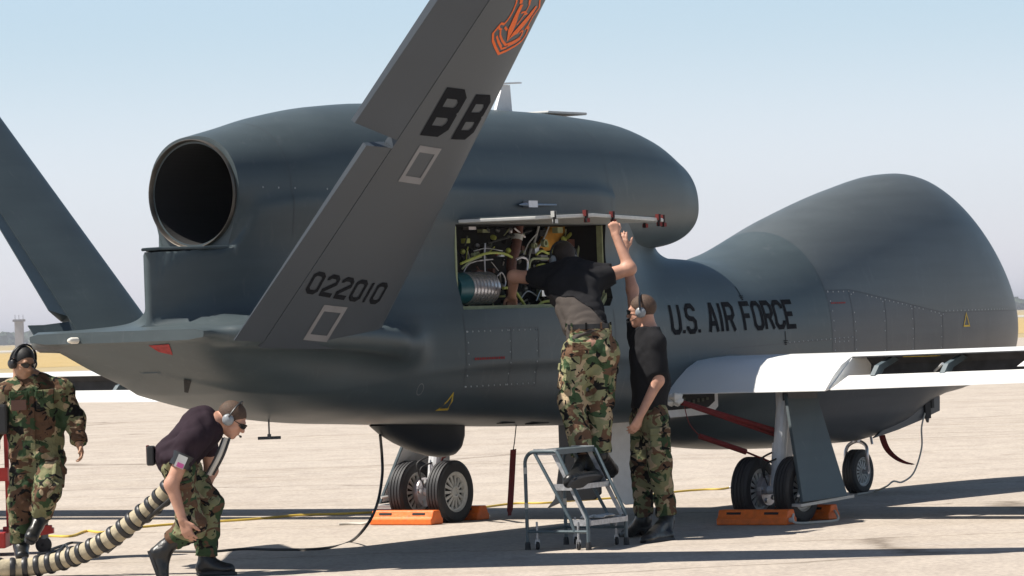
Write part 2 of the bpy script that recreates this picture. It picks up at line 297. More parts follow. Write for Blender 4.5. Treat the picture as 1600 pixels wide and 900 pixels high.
# ---------------- ground and distance ----------------
def ground_mat(name, col, col2, crack=True):
    m = bpy.data.materials.new(name); m.use_nodes = True; t = m.node_tree; b = t.nodes['Principled BSDF']; b.inputs['Roughness'].default_value = .95; b.inputs['Specular IOR Level'].default_value = .05
    g = t.nodes.new('ShaderNodeNewGeometry'); L = t.links.new
    def noise(sc, st, det=6, dist=0.):
        mp = t.nodes.new('ShaderNodeMapping'); mp.inputs['Scale'].default_value = st; mp.inputs['Rotation'].default_value = (0, 0, .12); L(g.outputs['Position'], mp.inputs[0])
        n = t.nodes.new('ShaderNodeTexNoise'); n.inputs['Scale'].default_value = sc; n.inputs['Detail'].default_value = det; n.inputs['Distortion'].default_value = dist; L(mp.outputs[0], n.inputs[0]); return n.outputs[0]
    def ramp(x, a, b_, c0, c1):
        r = t.nodes.new('ShaderNodeValToRGB'); r.color_ramp.elements[0].position = a; r.color_ramp.elements[1].position = b_; r.color_ramp.elements[0].color = (*c0, 1); r.color_ramp.elements[1].color = (*c1, 1); L(x, r.inputs[0]); return r.outputs[0]
    def mixc(f, a, b_, mode='MIX', fac=1.):
        x = t.nodes.new('ShaderNodeMix'); x.data_type = 'RGBA'; x.blend_type = mode
        if hasattr(f, 'links'): L(f, x.inputs[0])
        else: x.inputs[0].default_value = f
        L(a, x.inputs[6]); L(b_, x.inputs[7]); return x.outputs[2]
    c = ramp(noise(.35, (1, 1, 1)), .3, .7, col, col2)
    sp = ramp(noise(28, (1, .45, 1), 3), .3, .72, (.83, .83, .84), (1.08, 1.08, 1.07)); c = mixc(1., c, sp, 'MULTIPLY')
    sp = ramp(noise(3.2, (1, .35, 1), 5), .32, .68, (.92, .915, .91), (1.04, 1.04, 1.03)); c = mixc(1., c, sp, 'MULTIPLY')
    if crack:
        st = ramp(noise(.9, (.09, 1.1, 1), 7, .7), .36, .5, (.93, .92, .905), (1, 1, 1)); c = mixc(1., c, st, 'MULTIPLY')
        st = ramp(noise(1.7, (1, 1, 1), 5, .4), .24, .36, (.86, .84, .82), (1, 1, 1)); c = mixc(1., c, st, 'MULTIPLY')
    if crack:
        w = t.nodes.new('ShaderNodeTexVoronoi'); w.feature = 'DISTANCE_TO_EDGE'; w.inputs['Scale'].default_value = .16; w.inputs['Randomness'].default_value = .8; mpv = t.nodes.new('ShaderNodeMapping'); mpv.inputs['Scale'].default_value = (.22, 1.5, 1); dn = noise(1.1, (1, 1, 1), 5); cb = t.nodes.new('ShaderNodeVectorMath'); cb.operation = 'SCALE'; cb.inputs[3].default_value = .9
        cxyz = t.nodes.new('ShaderNodeCombineXYZ'); L(dn, cxyz.inputs[0]); L(dn, cxyz.inputs[1]); L(cxyz.outputs[0], cb.inputs[0]); av = t.nodes.new('ShaderNodeVectorMath'); L(g.outputs['Position'], av.inputs[0]); L(cb.outputs[0], av.inputs[1]); L(av.outputs[0], mpv.inputs[0]); L(mpv.outputs[0], w.inputs[0])
        cr = ramp(w.outputs['Distance'], .0, .005, (.52, .50, .48), (1, 1, 1)); c = mixc(1., c, cr, 'MULTIPLY')
        oil = ramp(noise(.55, (1, .8, 1), 3, .3), .22, .30, (.72, .70, .68), (1, 1, 1)); c = mixc(1., c, oil, 'MULTIPLY')
    L(c, b.inputs['Base Color'])
    n2 = noise(70, (1, 1, 1), 4); bp = t.nodes.new('ShaderNodeBump'); bp.inputs['Strength'].default_value = .25; bp.inputs['Distance'].default_value = .01; L(n2, bp.inputs['Height']); L(bp.outputs[0], b.inputs['Normal'])
    return m
def sheet(name, x0, x1, y0, y1, z, m):
    b = MB(); nx = 12; ys = [y0+(y1-y0)*(k/12.)**1.5 for k in range(13)]; xs = [x0+(x1-x0)*k/nx for k in range(nx+1)]
    b.add([(x, y, z) for y in ys for x in xs], [(j*13+i, j*13+i+1, (j+1)*13+i+1, (j+1)*13+i) for j in range(12) for i in range(12)])
    me = bpy.data.meshes.new(name); me.from_pydata(b.v, [], b.f); me.materials.append(m); o = bpy.data.objects.new(name, me); COL.objects.link(o); tag(o, kind='structure'); return o
sheet('ground', -9000, 9000, -3000, 14000, 0, ground_mat('dry_soil', (.36, .29, .17), (.44, .36, .22), False))
sheet('concrete_apron', -900, 900, -400, 210, .012, ground_mat('pale_concrete', (.43, .375, .325), (.47, .415, .362)))
sheet('grass_strip', -3000, 3000, 246, 620, .010, ground_mat('dry_grass', (.40, .29, .13), (.50, .38, .19), False))
sheet('runway', -3000, 3000, 700, 900, .030, ground_mat('runway_concrete', (.42, .40, .36), (.5, .47, .43), False))
random.seed(3)
def blob(b, c, R, n=7, m=5, rough=.35):
    vs = []; 
    for i in range(m+1):
        for j in range(n):
            a = math.pi*i/m; q = 2*math.pi*j/n; r = 1+random.uniform(-rough, rough); vs.append((c[0]+R[0]*r*math.sin(a)*math.cos(q), c[1]+R[1]*r*math.sin(a)*math.sin(q), c[2]+R[2]*r*math.cos(a)))
    b.add(vs, [(i*n+j, i*n+(j+1) % n, (i+1)*n+(j+1) % n, (i+1)*n+j) for i in range(m) for j in range(n)])
b = MB()
for k in range(1000):
    x = random.uniform(-1000, 1000); y = 3700+random.uniform(0, 220); s = random.uniform(.45, 1.15)*(1.1 if random.random() < .2 else .8)
    for q in range(3): blob(b, (x+random.uniform(-4, 4), y, s*5+random.uniform(-2, 3)*s), (s*5.5, s*5, s*5))
leaf = mat('distant_foliage', (.06, .085, .05), .9, var=.4, scale=.05)
tl = b.build('tree_line', leaf); tag(tl, 'far line of hazy green trees along the horizon', 'trees', kind='stuff'); single(tl)
# far control mast at the left edge, with its antennas
p = at(31, 540, 1500.); e = thing('radio_tower', (p[0], p[1], 0), 'slim grey tower rising above the far trees behind the man at the left', 'tower'); sc_ = 1500/FPX
b = MB(); b.box((p[0], p[1], 5.), (3.2, 3.2, 10)); b.build('tower_shaft', mat('pale_tower_concrete', (.42, .40, .42), .8), e)
b = MB(); b.box((p[0], p[1], 10.4), (4.4, 4.4, .9)); [b.tube([(p[0]+dx, p[1], 10.4), (p[0]+dx, p[1], 12.6)], .12, 6) for dx in (-1.5, 0, 1.6)]; b.build('tower_gallery', mat('tower_steel', (.25, .24, .26), .6), e)
# ---------------- aircraft: implicit body ----------------
def pchip(xs, ys, x):
    xs=np.array(xs,float); ys=np.array(ys,float); h=np.diff(xs); d=np.diff(ys)/h; m=np.zeros_like(xs)
    m[1:-1]=np.where(d[:-1]*d[1:]>0, 2*d[:-1]*d[1:]/(d[:-1]+d[1:]+1e-12), 0); m[0]=d[0]; m[-1]=d[-1]
    x=np.clip(x,xs[0],xs[-1]); i=np.clip(np.searchsorted(xs,x)-1,0,len(xs)-2); t=(x-xs[i])/h[i]
    return ((2*t**3-3*t**2+1)*ys[i]+(t**3-2*t**2+t)*h[i]*m[i]+(-2*t**3+3*t**2)*ys[i+1]+(t**3-t**2)*h[i]*m[i+1])
def tab(rows):
    a=np.array(rows,float); return lambda s: [pchip(a[:,0],a[:,k],s) for k in range(1,a.shape[1])]
# s, half width, top, middle, bottom, exponent top, exponent bottom
HULL=tab([(-5.86,.66,1.64,1.61,1.59,3,3),(-5.7,.70,1.655,1.60,1.48,3,3),(-5.35,.73,1.67,1.58,1.30,3,3),(-4.7,.77,1.70,1.54,1.09,3,3),(-4.2,.78,1.8,1.50,1.0,2.6,3),(-3.7,.77,1.88,1.47,.95,2.6,3),
 (-3.2,.76,1.95,1.45,.925,2.6,3.6),(-2,.75,2.1,1.45,.865,2.6,4.2),(-1,.75,2.15,1.45,.82,2.6,4.2),(0,.74,2.13,1.45,.80,2.5,4),(1,.735,2.11,1.4,.80,2.4,3.6),(1.5,.735,2.09,1.4,.80,2.3,3),
 (2,.735,2.165,1.4,.80,2.2,3),(3,.74,2.475,1.45,.80,2.05,3),(4,.74,2.72,1.5,.80,2.0,3),(4.8,.735,2.85,1.5,.82,2.0,2.8),(5.4,.72,2.875,1.5,.84,2,2.5)])
def noseblend(s):   # the rounded nose: section shrinks as an ellipse towards the tip
    t=np.clip((s-5.0)/1.98,0,1); return np.sqrt(np.clip(1-t**2.0,0,1))
NAC=tab([(-5.0,.395,2.985,2.59,2.195),(-4.6,.465,3.065,2.585,2.12),(-4.2,.56,3.15,2.58,2.05),(-3.6,.63,3.235,2.57,2.0),(-3,.67,3.27,2.57,2.0),(-2,.69,3.27,2.58,2.0),(-1,.69,3.26,2.6,1.98),(-.4,.688,3.235,2.6,2.10),(0,.678,3.205,2.58,2.13),(.4,.645,3.12,2.55,2.16),(.74,.575,2.98,2.52,2.19),(.85,.55,2.93,2.51,2.20)])
WALL=tab([(-5.51,.012,2.19),(-5.38,.13,2.19),(-5.2,.24,2.20),(-4.97,.345,2.21),(-4.8,.40,2.45),(-4.4,.49,2.5),(-4,.56,2.5),(-3.2,.66,2.6),(-2.2,.70,2.6),(-1,.70,2.6),(-.5,.66,2.5),(0,.46,2.4),(.5,.24,2.35),(.85,.06,2.32)])
SHELF=tab([(-5.86,.765,1.622,.030),(-5.74,.80,1.618,.04),(-5.62,.96,1.60,.07),(-4.9,1.03,1.58,.09),(-4.4,1.06,1.56,.10),(-4.0,1.04,1.53,.11),(-3.7,.93,1.5,.11),(-3.4,.78,1.5,.1),(-3.0,.5,1.5,.09)])
BELLY=tab([(.3,.3,.95),(.7,.42,.70),(1.2,.5,.56),(2.0,.54,.50),(3,.55,.475),(3.9,.54,.475),(4.5,.50,.55),(5.1,.40,.76),(5.6,.26,.9),(5.8,.2,.92)])
def smin(a,b,k):
    h=np.clip(.5+.5*(b-a)/k,0,1); return b*(1-h)+a*h-k*h*(1-h)
def sup(r,z,a,zm,bt,bb,nt,nb):
    up=z>=zm; b=np.where(up,bt,bb); n=np.where(up,nt,nb)
    x=np.abs(r)/a+1e-9; y=np.abs(z-zm)/b+1e-9; q=(x**n+y**n)**(1/n)
    g=q**(1-n)*np.hypot(x**(n-1)/a,y**(n-1)/b); return (q-1)/np.maximum(g,.5/np.maximum(a,b))
def field(s,r,z):
    a,t,m,b,nt,nb=HULL(s); k=noseblend(s); k=np.maximum(k,.004); zt=1.42
    t=zt+(t-zt)*k**1.6; b=zt+(b-zt)*k**.62; m=zt+(m-zt)*k; a=a*k
    f=sup(r,z,a,m,t-m,m-b,nt,nb)
    na,ntp,nm,nbt=NAC(s); g=sup(r,z,na,nm,ntp-nm,nm-nbt,2.25,2.4)+np.where((s<-4.97)|(s>-.7),5,0)
    wa,wt=WALL(s); w=np.maximum(np.abs(r)-wa,np.maximum(z-wt,1.4-z))+np.where((s<-5.505)|(s>.84),5,0)
    sa,sz,sh=SHELF(s); sf=np.hypot(np.maximum(np.abs(r)-(sa-sh),0),z-sz)-sh+np.where(s>-3.0,5,0)
    ba,bb=BELLY(s); bf=sup(r,z,ba,1.0,.3,1.0-bb,2,2.3)+np.where((s<.3)|(s>5.8),5,0)
    kk=np.where(s<-3.2,.16,.22)
    o=smin(f,w,.20+.14*np.clip((-3.6-s)/.8,0,1)-.26*np.clip((-5.15-s)/.35,0,1)); o=smin(o,g,.12); 
    fade=np.clip((-3.0-s)/.5,0,1)
    o2=smin(o,sf,.14-.10*np.clip((-5.0-s)/.6,0,1)); o=o*(1-fade)+o2*fade
    return smin(o,bf,.12)
CEN=tab([(-5.86,1.60),(-5.3,1.6),(-4.8,1.65),(-4,1.75),(-3,1.85),(0,1.75),(.8,1.55),(2,1.45),(7.1,1.42)])
def body_mesh(NA=220):
    st=np.concatenate([[-5.86,-5.855,-5.845,-5.83],[-5.76,-5.72,-5.68,-5.64,-5.6,-5.57,-5.53,-5.5051,-5.5049,-5.49,-5.45,-5.41,-5.37,-5.33,-5.29,-5.25,-5.21,-5.17,-5.14,-5.1,-5.05,-5.0,-4.9701,-4.9699],np.arange(-4.93,-.74,.045),[-.7001,-.6999],np.arange(-.65,.82,.04),[.8399,.8401],np.arange(.88,5.0,.05),np.arange(5.0,6.8,.035),5+1.98*np.array([.88,.905,.925,.94,.955,.966,.976,.984,.990,.995,.9985,.9999])])
    st=np.unique(np.round(st,5)); th=np.arange(NA)/NA*2*np.pi
    S,T=np.meshgrid(st,th,indexing='ij'); c=CEN(S)[0]; dr,dz=np.sin(T),np.cos(T)
    lo=np.zeros_like(S); hi=np.full_like(S,2.4)
    # march outward from the centre to the first crossing
    N=120; found=np.zeros(S.shape,bool); step=2.4/N
    for i in range(1,N+1):
        t=i*step; f=field(S,dr*t,c+dz*t); new=(~found)&(f>0); lo[new]=t-step; hi[new]=t; found|=new
    for _ in range(22):
        m=(lo+hi)/2; f=field(S,dr*m,c+dz*m); p=f>0; hi=np.where(p,m,hi); lo=np.where(p,lo,m)
    t=(lo+hi)/2
    return S,dr*t,c+dz*t

AC = thing('unmanned_aircraft', tuple(O), 'large grey unmanned jet with V tail, engine pod on its back and white wings', 'aircraft', rz=math.atan2(Fv[1], Fv[0]))
def bodymat():
    m = M['paint']; t = m.node_tree; b = t.nodes['Principled BSDF']; L = t.links.new; old = b.inputs['Base Color'].links[0].from_socket
    tc = t.nodes.new('ShaderNodeTexCoord'); sx = t.nodes.new('ShaderNodeSeparateXYZ'); L(tc.outputs['Object'], sx.inputs[0])
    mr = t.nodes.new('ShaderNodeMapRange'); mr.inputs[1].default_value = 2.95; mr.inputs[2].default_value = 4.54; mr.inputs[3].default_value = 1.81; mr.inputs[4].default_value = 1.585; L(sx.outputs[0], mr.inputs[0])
    def mth(op, a, b_):
        n = t.nodes.new('ShaderNodeMath'); n.operation = op
        for i, q in enumerate((a, b_)):
            if hasattr(q, 'links'): L(q, n.inputs[i])
            else: n.inputs[i].default_value = q
        return n.outputs[0]
    def mix(f, a, col):
        x = t.nodes.new('ShaderNodeMix'); x.data_type = 'RGBA'; L(f, x.inputs[0]); L(a, x.inputs[6]); x.inputs[7].default_value = (*col, 1); return x.outputs[2]
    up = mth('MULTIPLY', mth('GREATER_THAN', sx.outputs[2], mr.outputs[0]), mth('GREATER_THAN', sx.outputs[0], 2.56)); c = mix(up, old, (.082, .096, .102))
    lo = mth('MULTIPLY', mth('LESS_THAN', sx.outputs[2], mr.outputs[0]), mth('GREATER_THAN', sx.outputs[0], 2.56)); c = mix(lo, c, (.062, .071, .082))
    # oily streaks that run aft along the skin, and faint handling smudges
    mp = t.nodes.new('ShaderNodeMapping'); mp.inputs['Scale'].default_value = (.6, 3, 9); L(tc.outputs['Object'], mp.inputs[0]); n = t.nodes.new('ShaderNodeTexNoise'); n.inputs['Scale'].default_value = 1.6; n.inputs['Detail'].default_value = 7; L(mp.outputs[0], n.inputs[0])
    r = t.nodes.new('ShaderNodeValToRGB'); r.color_ramp.elements[0].position = .34; r.color_ramp.elements[0].color = (.93, .93, .93, 1); r.color_ramp.elements[1].position = .62; r.color_ramp.elements[1].color = (1.05, 1.05, 1.05, 1); L(n.outputs[0], r.inputs[0])
    x = t.nodes.new('ShaderNodeMix'); x.data_type = 'RGBA'; x.blend_type = 'MULTIPLY'; x.inputs[0].default_value = 1; L(c, x.inputs[6]); L(r.outputs[0], x.inputs[7])
    # light scuffs
    mp2 = t.nodes.new('ShaderNodeMapping'); mp2.inputs['Scale'].default_value = (4, 4, 1.2); mp2.inputs['Rotation'].default_value = (.3, .5, 0); L(tc.outputs['Object'], mp2.inputs[0]); n2 = t.nodes.new('ShaderNodeTexNoise'); n2.inputs['Scale'].default_value = 3.; n2.inputs['Detail'].default_value = 10; n2.inputs['Distortion'].default_value = 1.5; L(mp2.outputs[0], n2.inputs[0])
    r2 = t.nodes.new('ShaderNodeValToRGB'); r2.color_ramp.elements[0].position = .60; r2.color_ramp.elements[0].color = (0, 0, 0, 1); r2.color_ramp.elements[1].position = .80; r2.color_ramp.elements[1].color = (.35, .35, .35, 1); L(n2.outputs[0], r2.inputs[0])
    y = t.nodes.new('ShaderNodeMix'); y.data_type = 'RGBA'; L(r2.outputs[0], y.inputs[0]); L(x.outputs[2], y.inputs[6]); y.inputs[7].default_value = (.14, .15, .16, 1); L(y.outputs[2], b.inputs['Base Color'])
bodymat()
S_, R_, Z_ = body_mesh(240); ns, na = S_.shape
b = MB(True); b.v = [tuple(q) for q in np.stack([S_, R_, Z_], -1).reshape(-1, 3).tolist()]
b.f = [(i*na+k, i*na+(k+1) % na, (i+1)*na+(k+1) % na, (i+1)*na+k) for i in range(ns-1) for k in range(na)]+[tuple(range(na)), tuple((ns-1)*na+k for k in range(na))]
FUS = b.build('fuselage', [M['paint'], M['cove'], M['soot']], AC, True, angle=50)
def cutter(b, mi):
    me = bpy.data.meshes.new('cut'); me.from_pydata([(x, -y, z) for x, y, z in b.v], [], b.f); bm = bmesh.new(); bm.from_mesh(me); bmesh.ops.recalc_face_normals(bm, faces=bm.faces); bm.to_mesh(me); bm.free()
    for q in (M['paint'], M['cove'], M['soot']): me.materials.append(q)
    for p_ in me.polygons: p_.material_index = mi
    o = bpy.data.objects.new('cut', me); COL.objects.link(o); o.parent = AC; return o
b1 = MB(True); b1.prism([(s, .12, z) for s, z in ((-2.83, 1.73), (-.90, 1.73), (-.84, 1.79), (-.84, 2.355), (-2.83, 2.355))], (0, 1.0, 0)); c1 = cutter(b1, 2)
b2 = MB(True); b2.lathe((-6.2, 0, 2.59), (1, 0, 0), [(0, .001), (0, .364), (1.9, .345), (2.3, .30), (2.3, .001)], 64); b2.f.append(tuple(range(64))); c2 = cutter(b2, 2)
b3 = MB(True)
bpy.context.view_layer.update()
for c in (c1, c2):
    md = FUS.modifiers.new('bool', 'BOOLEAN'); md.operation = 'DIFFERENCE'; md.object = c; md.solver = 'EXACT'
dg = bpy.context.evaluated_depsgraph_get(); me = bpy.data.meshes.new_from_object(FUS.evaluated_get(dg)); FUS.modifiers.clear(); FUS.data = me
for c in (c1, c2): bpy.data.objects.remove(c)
# engine nacelle forward shell with a hollow intake
ss = np.append(np.arange(-.75, .74, .05), .75); th = np.arange(96)/96*2*np.pi
def nacring(s, inset=0., ds=0.):
    a, t, m_, bt = [float(q) for q in NAC(np.array(s))]; a -= inset; c, sn = np.cos(th), np.sin(th); n = np.where(c >= 0, 2.25, 2.4); bb = np.where(c >= 0, t-m_, m_-bt)-inset
    return [(s+ds, x, z) for x, z in zip(a*np.sign(sn)*np.abs(sn)**(2/n), m_+bb*np.sign(c)*np.abs(c)**(2/n))]
rings = [nacring(s) for s in ss]+[nacring(.75, .010, .022), nacring(.75, .032, .034), nacring(.75, .055, .022), nacring(.75, .07, -.03)]
b = MB(True); b.v = [q for r in rings for q in r]; b.f = [(i*96+k, i*96+(k+1) % 96, (i+1)*96+(k+1) % 96, (i+1)*96+k) for i in range(len(rings)-1) for k in range(96)]
b.build('intake_cowl', M['paint'], AC, True)
b = MB(True); rr = [nacring(.75, .07, -.03), nacring(.5, .12), nacring(.2, .2), nacring(-.4, .3)]; b.v = [q for r in rr for q in r]; b.f = [(i*96+k, i*96+(k+1) % 96, (i+1)*96+(k+1) % 96, (i+1)*96+k) for i in range(3) for k in range(96)]+[tuple(3*96+k for k in range(96))]
b.build('intake_duct', M['soot'], AC, True)
# exhaust
b = MB(True); b.lathe((-4.99, 0, 2.59), (1, 0, 0), [(.02, .380), (-.012, .380), (-.018, .376), (-.012, .370), (.05, .360), (.5, .35), (.5, .356), (.05, .366)], 72, True); b.build('exhaust_ring', M['titan'], AC, True)
b = MB(True); b.lathe((-4.95, 0, 2.59), (1, 0, 0), [(.03, .360), (.9, .342), (1.35, .30), (1.35, .12), (.9, .02)], 64); b.build('exhaust_duct', M['soot'], AC, True)
# shelf point below the exhaust
b = MB(True); b.prism([(-5.56, 0, 2.195), (-5.42, .07, 2.20), (-5.2, .26, 2.20), (-5.0, .32, 2.20), (-5.0, -.32, 2.20), (-5.2, -.26, 2.20), (-5.42, -.07, 2.20)], (0, 0, .022)); b.build('exhaust_shelf', M['paint'], AC, bevel=.008)
# ---------------- decals that hug the side of the fuselage ----------------
def side_r(s, z):
    s, z = np.broadcast_arrays(np.array(s, float), np.array(z, float)); lo = np.full(s.shape, .02); hi = np.full(s.shape, 1.3)
    for _ in range(26):
        m_ = (lo+hi)/2; p_ = field(s, m_, z) > 0; hi = np.where(p_, m_, hi); lo = np.where(p_, lo, m_)
    return lo
_gs = np.arange(-5., 6.61, .04); _gz = np.arange(.88, 2.75, .03); _GR = side_r(*np.meshgrid(_gs, _gz, indexing='ij'))
def sr(u, v):
    i = min(max((u-_gs[0])/.04, 0), len(_gs)-1.001); j = min(max((v-_gz[0])/.03, 0), len(_gz)-1.001); a, c = int(i), int(j); x, y = i-a, j-c
    return float(_GR[a, c]*(1-x)*(1-y)+_GR[a+1, c]*x*(1-y)+_GR[a, c+1]*(1-x)*y+_GR[a+1, c+1]*x*y)
def onside(lift=.004): return lambda u, v: (u, sr(u, v)+lift, v)
def stroke(b, pts, w, f, closed=False, step=.05):
    P = [np.array(q, float) for q in pts]; n = len(P); Lf, Rt = [], []
    for i in range(n):
        a = P[(i-1) % n] if (closed or i > 0) else None; c = P[(i+1) % n] if (closed or i < n-1) else None
        d1 = unit(P[i]-a) if a is not None else unit(c-P[i]); d2 = unit(c-P[i]) if c is not None else d1
        n1 = np.array([-d1[1], d1[0]]); n2 = np.array([-d2[1], d2[0]]); m_ = unit(n1+n2); k = min(1/max(m_@n1, .4), 1.8); Lf.append(P[i]+m_*k*w/2); Rt.append(P[i]-m_*k*w/2)
    for i in range(n if closed else n-1):
        j = (i+1) % n; q = max(1, int(np.linalg.norm(P[j]-P[i])/step))
        for t in range(q):
            t0, t1 = t/q, (t+1)/q; c = [Lf[i]+(Lf[j]-Lf[i])*t0, Rt[i]+(Rt[j]-Rt[i])*t0, Rt[i]+(Rt[j]-Rt[i])*t1, Lf[i]+(Lf[j]-Lf[i])*t1]
            b.add([f(*q_) for q_ in c], [(0, 1, 2, 3)])
GL = {'0': [([(1, 0), (3, 0), (4, 1), (4, 6), (3, 7), (1, 7), (0, 6), (0, 1)], 1)], '2': [([(0, 5.4), (0, 6), (1, 7), (3, 7), (4, 6), (4, 4.6), (0, 1.4), (0, 0), (4.4, 0)], 0)], '1': [([(2, -.4), (2, 7.4)], 0)],
 'B': [([(0, 0), (3, 0), (4, 1), (4, 2.7), (3.2, 3.5), (4, 4.3), (4, 6), (3, 7), (0, 7)], 1), ([(.4, 3.5), (3, 3.5)], 0)], 'U': [([(0, 7.4), (0, 1), (1, 0), (3, 0), (4, 1), (4, 7.4)], 0)],
 'S': [([(4, 5.5), (4, 6), (3, 7), (1, 7), (0, 6), (0, 4.4), (1, 3.6), (3, 3.4), (4, 2.6), (4, 1), (3, 0), (1, 0), (0, 1), (0, 1.5)], 0)], 'A': [([(0, -.4), (1.7, 7), (2.3, 7), (4, -.4)], 0), ([(.8, 1.9), (3.2, 1.9)], 0)], 'I': [([(2, -.4), (2, 7.4)], 0)],
 'R': [([(0, -.4), (0, 7), (3, 7), (4, 6), (4, 4.2), (3, 3.3), (.4, 3.3)], 0), ([(2.3, 2.9), (4, -.4)], 0)], 'F': [([(4.4, 7), (0, 7), (0, -.4)], 0), ([(.4, 3.6), (3.3, 3.6)], 0)], 'O': [([(1, 0), (3, 0), (4, 1), (4, 6), (3, 7), (1, 7), (0, 6), (0, 1)], 1)],
 'C': [([(4, 5.2), (4, 6), (3, 7), (1, 7), (0, 6), (0, 1), (1, 0), (3, 0), (4, 1), (4, 1.8)], 0)], 'E': [([(4.4, 7), (0, 7), (0, 0), (4.4, 0)], 0), ([(.4, 3.6), (3.4, 3.6)], 0)], '.': [([(0, -.4), (0, .5)], 0)]}
def letters(nm, m, parent, text, u0, v0, cw, ch, adv, w, f, shear=0., tilt=0.):
    u = u0
    for c in text:
        if c != ' ':
            b = MB(True); ox = -1.4 if c in 'I1' else 0
            for pl, cl in GL[c]: stroke(b, [(u+(x+ox)*cw/4+(y*ch/7)*shear, v0+y*ch/7+(u-u0+x*cw/4)*tilt) for x, y in pl], w, f, bool(cl))
            b.build(nm, m, parent)
        u += adv*(.36 if c == '.' else .62 if c == ' ' else .56 if c in 'I1' else 1.)
    return u
f4 = onside()
letters('fuselage_letter', M['mark'], AC, 'U.S. AIR FORCE', .03, 1.505, .122, .205, .172, .040, f4, 0, .006)
b = MB(True)
for pts in ([(-3.05, 1.012), (-2.935, 1.012), (-2.975, 1.125)], [(4.93, 1.46), (5.04, 1.46), (4.985, 1.57)]): b = MB(True); stroke(b, pts, .016, f4, True); b.build('warning_triangle', M['yellow'], AC)
b = MB(True)
for x in np.arange(-2.76, -2.38, .03): stroke(b, [(x, 1.37), (x+.022, 1.37)], .018, f4)
b.build('small_stencil', M['redmark'], AC)['kind'] = 'stuff'; b = MB(True)
for x in np.arange(2.60, 2.84, .03): stroke(b, [(x, 1.70), (x+.02, 1.70)], .012, f4)
b.build('small_stencil', M['redmark'], AC)['kind'] = 'stuff'
b = MB(True); stroke(b, [(-3.39+.035*math.cos(a), 1.17+.04*math.sin(a)) for a in np.linspace(0, 2*math.pi, 20)[:-1]], .006, f4, True); b.build('port_ring_mark', M['ltmark'], AC)
b = MB(True)
for (x, y) in ((1.22, 1.80), (1.78, 1.42)):
    b = MB(True); stroke(b, [(x, y-.05), (x, y+.06)], .009, f4)
    for k, ww in enumerate((.07, .05, .03)): stroke(b, [(x-ww/2, y-.02-k*.015), (x+ww/2, y-.02-k*.015)], .007, f4)
    b.build('static_port_mark', M['mark'], AC)
# skin seams and rivets
b = MB(True); f2 = onside(.002)
for pts in ([(-2.86, 1.70), (-2.86, .95)], [(-2.86, 1.59), (-2.28, 1.59), (-1.92, 1.585), (-1.93, 1.15), (-2.86, 1.15)], [(-2.28, 1.59), (-2.29, 1.15)], [(-.86, 1.70), (-.86, 1.0)], [(2.56, 2.05), (2.56, 1.25)], [(2.56, 1.81), (2.95, 1.81), (4.54, 1.588), (6.4, 1.585)], [(2.93, 1.8), (2.93, 1.25)], [(3.5, 1.73), (3.5, 1.2)], [(4.0, 1.66), (4.0, 1.2)], [(4.53, 1.58), (4.53, 1.2)], [(.9, 1.36), (2.9, 1.40)]): b = MB(True); stroke(b, pts, .006, f2); b.build('skin_seam', M['dark'], AC)
b = MB(True)
def rivet_row(a, c, step, r=.0075):
    a, c = np.array(a), np.array(c); n = int(np.linalg.norm(c-a)/step)
    for k in range(n+1):
        if random.random() < .12: continue
        q = a+(c-a)*k/max(n, 1); x = q[0]; z = q[1]; y = sr(x, z); b.lathe((x, y, z), (0, 1, 0), [(0, r), (.003, r*.8), (.0035, .0002)], 6)
for a, c in (((-2.84, 1.57), (-1.95, 1.57)), ((-2.84, 1.17), (-1.95, 1.17)), ((-2.83, 1.57), (-2.83, 1.17)), ((-2.3, 1.57), (-2.3, 1.17)), ((-1.95, 1.57), (-1.95, 1.17)), ((2.6, 1.795), (2.93, 1.795)), ((2.93, 1.795), (4.54, 1.573)), ((2.6, 1.8), (2.6, 1.3)), ((2.96, 1.77), (2.96, 1.3)), ((3.47, 1.7), (3.47, 1.28)), ((3.97, 1.63), (3.97, 1.28)), ((4.5, 1.56), (4.5, 1.28)), ((1.85, 1.385), (2.9, 1.405)), ((2.6, 1.37), (2.9, 1.375)), ((-4.75, 2.62), (-3.9, 2.60)), ((4.6, 1.60), (6.0, 1.60))): rivet_row(a, c, .072 if a[0] > -4 else .13)
b.build('skin_rivets', mat('rivet_metal', (.34, .35, .36), .5), AC)['kind'] = 'stuff'
b = MB(True)
for (x0, y0, x1, y1) in ((.55, -.5, 1.3, -.5),): pass
# ring seam over the nacelle top
def top_pt(s, a, lift=.002):
    c = 2.3; lo, hi = 0., 1.6
    for _ in range(30):
        m_ = (lo+hi)/2
        if float(field(np.array(s), np.array(m_*math.sin(a)), np.array(c+m_*math.cos(a)))) > 0: hi = m_
        else: lo = m_
    return (s, (lo+lift)*math.sin(a), c+(lo+lift)*math.cos(a))
for s0 in (-4.5, -.758):
    b = MB(True)
    for k in range(40):
        a0, a1 = -1.5+3.1*k/40, -1.5+3.1*(k+1)/40; ds = .004; b.add([top_pt(s0, a0), top_pt(s0+ds, a0), top_pt(s0+ds, a1), top_pt(s0, a1)], [(0, 1, 2, 3)])
    b.build('nacelle_seam', M['dark'], AC)
